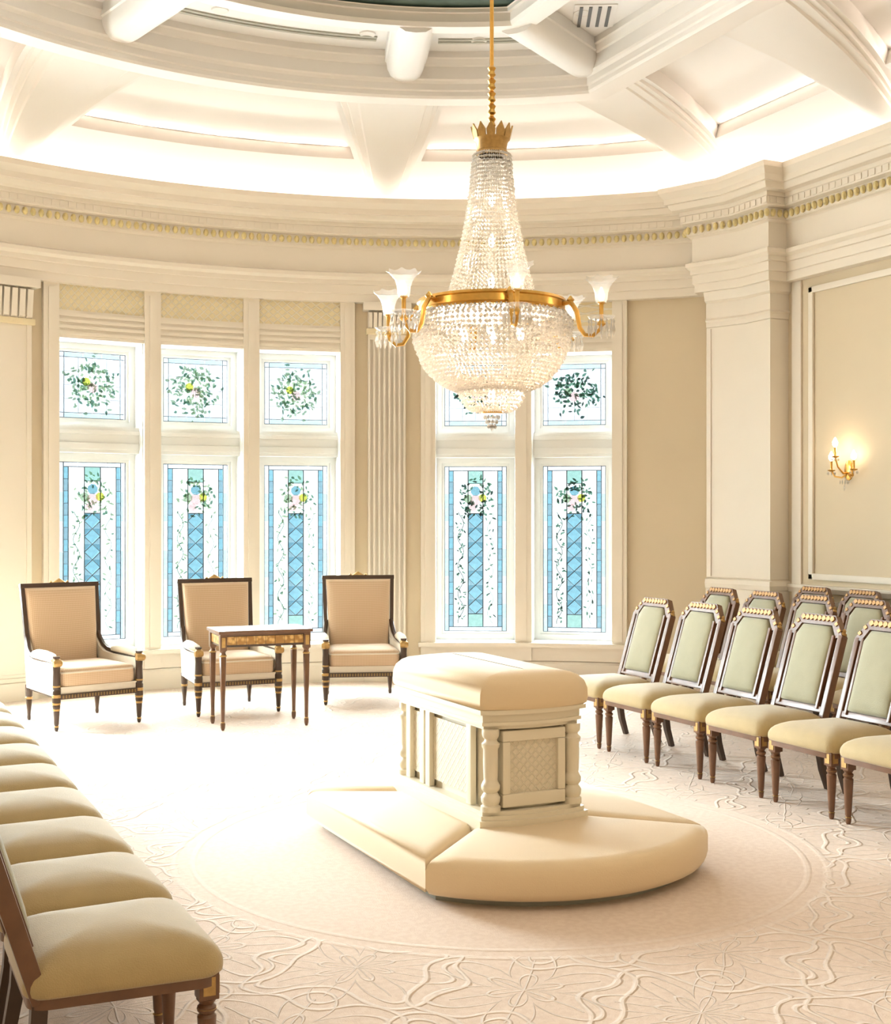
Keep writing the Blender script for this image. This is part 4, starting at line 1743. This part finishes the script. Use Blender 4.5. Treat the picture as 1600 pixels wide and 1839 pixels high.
def gold(name, prof, seg=40, parent=ch, mt='gold'):
    return MB().lathe(prof, seg).build(name, mt, parent, smooth=40)


m = MB()
m.tube([(0, 0, 3.52), (0, 0, 5.85)], 0.010, 8)
z = 3.50
for k in range(5):
    m.lathe([(0.008, z), (0.020, z + 0.012), (0.013, z + 0.03), (0.021, z + 0.045), (0.008, z + 0.06)], 10)
    z += 0.062
m.build('rod', 'gold', ch)
# pierced crown
crown = gold('crown', [(0.068, 3.365), (0.078, 3.37), (0.078, 3.385), (0.072, 3.39), (0.078, 3.43), (0.088, 3.445), (0.080, 3.45), (0.073, 3.44), (0.066, 3.39), (0.064, 3.37), (0.068, 3.365)], 24, ch, 'gilt')
m = MB()
for k in range(12):
    a = 2 * PI * k / 12
    M = rot_z(a) @ tr(0.084, 0, 3.445) @ Matrix.Rotation(R(14), 4, 'Y')
    m.prism([(-0.019, 0), (0.019, 0), (0.022, 0.03), (0.010, 0.05), (0, 0.068), (-0.010, 0.05), (-0.022, 0.03)], 'x', -0.004, 0.004, M)
tag(m.build('crown_leaves', 'gilt', crown), kind='stuff')
gold('ring_band', [(RR - 0.035, ZR - 0.033), (RR - 0.004, ZR - 0.036), (RR, ZR - 0.026), (RR - 0.008, ZR - 0.02), (RR - 0.008, ZR + 0.012), (RR, ZR + 0.018), (RR - 0.004, ZR + 0.03), (RR - 0.035, ZR + 0.027), (RR - 0.035, ZR - 0.033)], 56)
MB().lathe([(RR - 0.036, ZR - 0.034), (RR - 0.036, ZR + 0.028)], 56).build('ring_liner', 'trim_paint', ch)  # pale liner added to cover the dark reflection inside the ring
gold('finial_band', [(0.03, 2.106), (0.052, 2.108), (0.052, 2.118), (0.03, 2.122)], 24)


def strands(name, rows, count, bead, tall, jitter=0.004):
    """strings of crystal beads hung over a profile of (radius, z)"""
    m = MB()
    for k in range(count):
        a = 2 * PI * (k + 0.5) / count
        # walk the profile at equal lengths
        pts = [Vector((r, z_)) for r, z_ in rows]
        for q, t in walk(pts, tall * 2.05):
            rr = q.x + random.uniform(-jitter, jitter)
            aa = a + random.uniform(-0.012, 0.012)
            m.octa((rr * cos(aa), rr * sin(aa), q.y), bead * random.uniform(0.8, 1.15), tall * random.uniform(0.85, 1.05))
    return tag(m.build(name, 'crystal', ch, 0), kind='stuff')


cone = []
for i in range(17):
    tt = i / 16
    cone.append((0.090 + 0.075 * tt ** 2.2 + 0.055 * tt, 3.365 - (3.365 - (ZR + 0.03)) * tt))
strands('crystal_strands', cone, 56, 0.0085, 0.010)
bowl = []
for i in range(15):
    tt = i / 14
    a = tt * R(78)
    bowl.append((RR * 1.06 * cos(a) ** 0.75 + 0.045 * tt if i else RR * 1.0, ZR - 0.04 - 0.375 * sin(a) ** 1.15))
strands('crystal_bowl', bowl, 96, 0.0115, 0.011, 0.006)
strands('crystal_lining', [(RR - 0.03, ZR + 0.02), (RR - 0.03, ZR - 0.16)], 70, 0.014, 0.013, 0.004)
low = [(0.165 * cos(i / 8 * R(70)) ** 0.8, 2.255 - 0.135 * sin(i / 8 * PI / 2)) for i in range(9)]
strands('crystal_tier', low, 44, 0.010, 0.011, 0.004)
drop = MB()
for k in range(10):
    a = 2 * PI * k / 10
    for j in range(3):
        drop.octa((0.036 * cos(a) * (1 - j * 0.25), 0.036 * sin(a) * (1 - j * 0.25), 2.09 - j * 0.022), 0.008, 0.013)
drop.octa((0, 0, 2.04), 0.012, 0.02)
tag(drop.build('crystal_drop', 'crystal', ch, 0), kind='stuff')
# lamps inside the cone and bowl
bulb_me = MB().lathe([(0.004, -0.03), (0.016, -0.015), (0.018, 0.005), (0.004, 0.035)], 8).mesh('bulb', 'bulb')
for x_, y_, z_ in [(0.16 * cos(2 * PI * k / 6), 0.16 * sin(2 * PI * k / 6), 2.50) for k in range(6)] + [(0, 0, 2.75), (0, 0, 2.95), (0, 0, 3.15), (0, 0, 2.20)]:
    obj('bulb', bulb_me, ch, (x_, y_, z_))
for z_, e, rad in ((2.46, 1.0, 0.10), (2.80, 0.5, 0.05), (3.05, 0.35, 0.03), (2.2, 0.18, 0.03)):
    l = bpy.data.lights.new('chandelier_lamp', 'POINT')
    l.energy = CHAND_E * e
    l.color = (1.0, 0.86, 0.70)
    l.shadow_soft_size = rad
    o = bpy.data.objects.new('chandelier_lamp', l)
    COL.objects.link(o)
    o.location = (HX, HY, z_)
# six arms; direction 0 faces the camera
cam_dir = math.atan2(-HY, -HX)


def arm(ang):
    M = rot_z(ang)
    ZR = 2.555
    m = MB()
    pts = [(RR - 0.01, 0, ZR + 0.07), (RR + 0.03, 0, ZR + 0.075), (RR + 0.06, 0, ZR + 0.03), (RR + 0.075, 0, ZR - 0.05), (RR + 0.10, 0, ZR - 0.085), (RR + 0.14, 0, ZR - 0.09), (RR + 0.175, 0, ZR - 0.06), (RR + 0.18, 0, ZR - 0.035)]
    m.tube(pts, [0.012, 0.013, 0.012, 0.011, 0.010, 0.009, 0.009, 0.009], 8, M)
    m.lathe([(0.004, -0.02), (0.02, 0), (0.004, 0.02)], 8, M @ tr(RR + 0.03, 0, ZR + 0.085))
    x0 = RR + 0.18
    m.lathe([(0.008, ZR - 0.05), (0.022, ZR - 0.038), (0.016, ZR - 0.03), (0.010, ZR - 0.02), (0.0105, ZR + 0.055), (0.018, ZR + 0.06), (0.018, ZR + 0.068), (0.006, ZR + 0.072)], 12, M @ tr(x0, 0, 0))
    a = m.build('arm', 'gold', ch)
    # flared glass shade with a wavy lip
    g = MB()
    prof = [(0.016, 0.060), (0.026, 0.066), (0.030, 0.085), (0.032, 0.11), (0.042, 0.14), (0.062, 0.165), (0.078, 0.178)]
    n = 24
    v = []
    for i, (r, zz) in enumerate(prof):
        for k in range(n):
            th = 2 * PI * k / n
            w = 1 + (0.10 * cos(8 * th) * (i / 6) ** 2)
            v.append((r * w * cos(th), r * w * sin(th), ZR + zz + 0.006 * cos(8 * th) * (i / 6) ** 2))
    f = [(i * n + k, i * n + (k + 1) % n, (i + 1) * n + (k + 1) % n, (i + 1) * n + k) for i in range(len(prof) - 1) for k in range(n)]
    g.add(v, f, M @ tr(x0, 0, 0))
    g.build('glass_shade', 'shade_glass', a, smooth=60)
    g = MB()
    g.lathe([(0.006, ZR + 0.07), (0.015, ZR + 0.085), (0.015, ZR + 0.10), (0.004, ZR + 0.135)], 10, M @ tr(x0, 0, 0))
    g.build('bulb', 'bulb', a)
    # glass dish and hanging prisms
    g = MB()
    g.lathe([(0.012, ZR - 0.022), (0.045, ZR - 0.016), (0.062, ZR - 0.008), (0.066, ZR - 0.002), (0.045, ZR - 0.012), (0.012, ZR - 0.016)], 20, M @ tr(x0, 0, 0))
    g.build('drip_dish', 'shade_glass', a)
    g = MB()
    for k in range(14):
        th = 2 * PI * k / 14
        c = M @ Vector((x0 + 0.060 * cos(th), 0.060 * sin(th), 0))
        g.octa((c.x, c.y, ZR - 0.025), 0.006, 0.012)
        g.octa((c.x, c.y, ZR - 0.068), 0.009, 0.034)
    tag(g.build('prisms', 'crystal', a, 0), kind='stuff')


for k in range(6):
    arm(cam_dir + R(12 + 60 * k))

# ------------------------------------------------------------------ wall sconce
SY = 8.30
sc = thing('wall_sconce', (XR - 0.004, SY, 2.0), 0, 'small gold three-candle wall sconce with crystal drops on the right wall', 'sconce')
m = MB()
m.lathe([(0.0, -0.012), (0.035, -0.012), (0.05, -0.004), (0.05, 0.004), (0.0, 0.004)], 20, tr(0, 0, 0.0) @ Matrix.Rotation(R(90), 4, 'Y') @ Matrix.Diagonal((1.7, 1, 1, 1)))
m.build('backplate', 'gold', sc)
for ang, rr, zz in ((R(180 - 62), 0.15, 0.0), (R(180), 0.15, 0.11), (R(180 + 62), 0.15, 0.0)):
    dx, dy = rr * cos(ang), rr * sin(ang)
    m = MB()
    m.tube([(-0.01, 0, -0.02), (dx * 0.4, dy * 0.4, -0.06 + zz * 0.3), (dx * 0.8, dy * 0.8, -0.05 + zz * 0.7), (dx, dy, 0.0 + zz)], [0.008, 0.008, 0.007, 0.007], 8)
    m.lathe([(0.006, zz - 0.01), (0.030, zz), (0.034, zz + 0.006), (0.010, zz + 0.01), (0.010, zz + 0.075), (0.013, zz + 0.08), (0.004, zz + 0.085)], 12, tr(dx, dy, 0))
    a = m.build('candle_arm', 'gold', sc)
    m = MB()
    m.lathe([(0.006, zz + 0.08), (0.022, zz + 0.10), (0.024, zz + 0.125), (0.004, zz + 0.165)], 10, tr(dx, dy, 0))
    m.build('bulb', 'bulb', a)
    m = MB()
    for k in range(8):
        th = 2 * PI * k / 8
        m.octa((dx + 0.032 * cos(th), dy + 0.032 * sin(th), zz - 0.022), 0.006, 0.018)
    tag(m.build('crystal_drops', 'crystal', a, 0), kind='stuff')
m = MB()
for k in range(9):
    th = 2 * PI * k / 9
    m.octa((-0.05 + 0.035 * cos(th), 0.035 * sin(th), -0.10), 0.006, 0.02)
m.octa((-0.05, 0, -0.15), 0.010, 0.028)
tag(m.build('crystal_pendant', 'crystal', sc, 0), kind='stuff')
l = bpy.data.lights.new('sconce_lamp', 'POINT')
l.energy = 1.2
l.color = (1.0, 0.72, 0.45)
l.shadow_soft_size = 0.03
o = bpy.data.objects.new('sconce_lamp', l)
COL.objects.link(o)
o.location = (XR - 0.13, SY, 2.17)
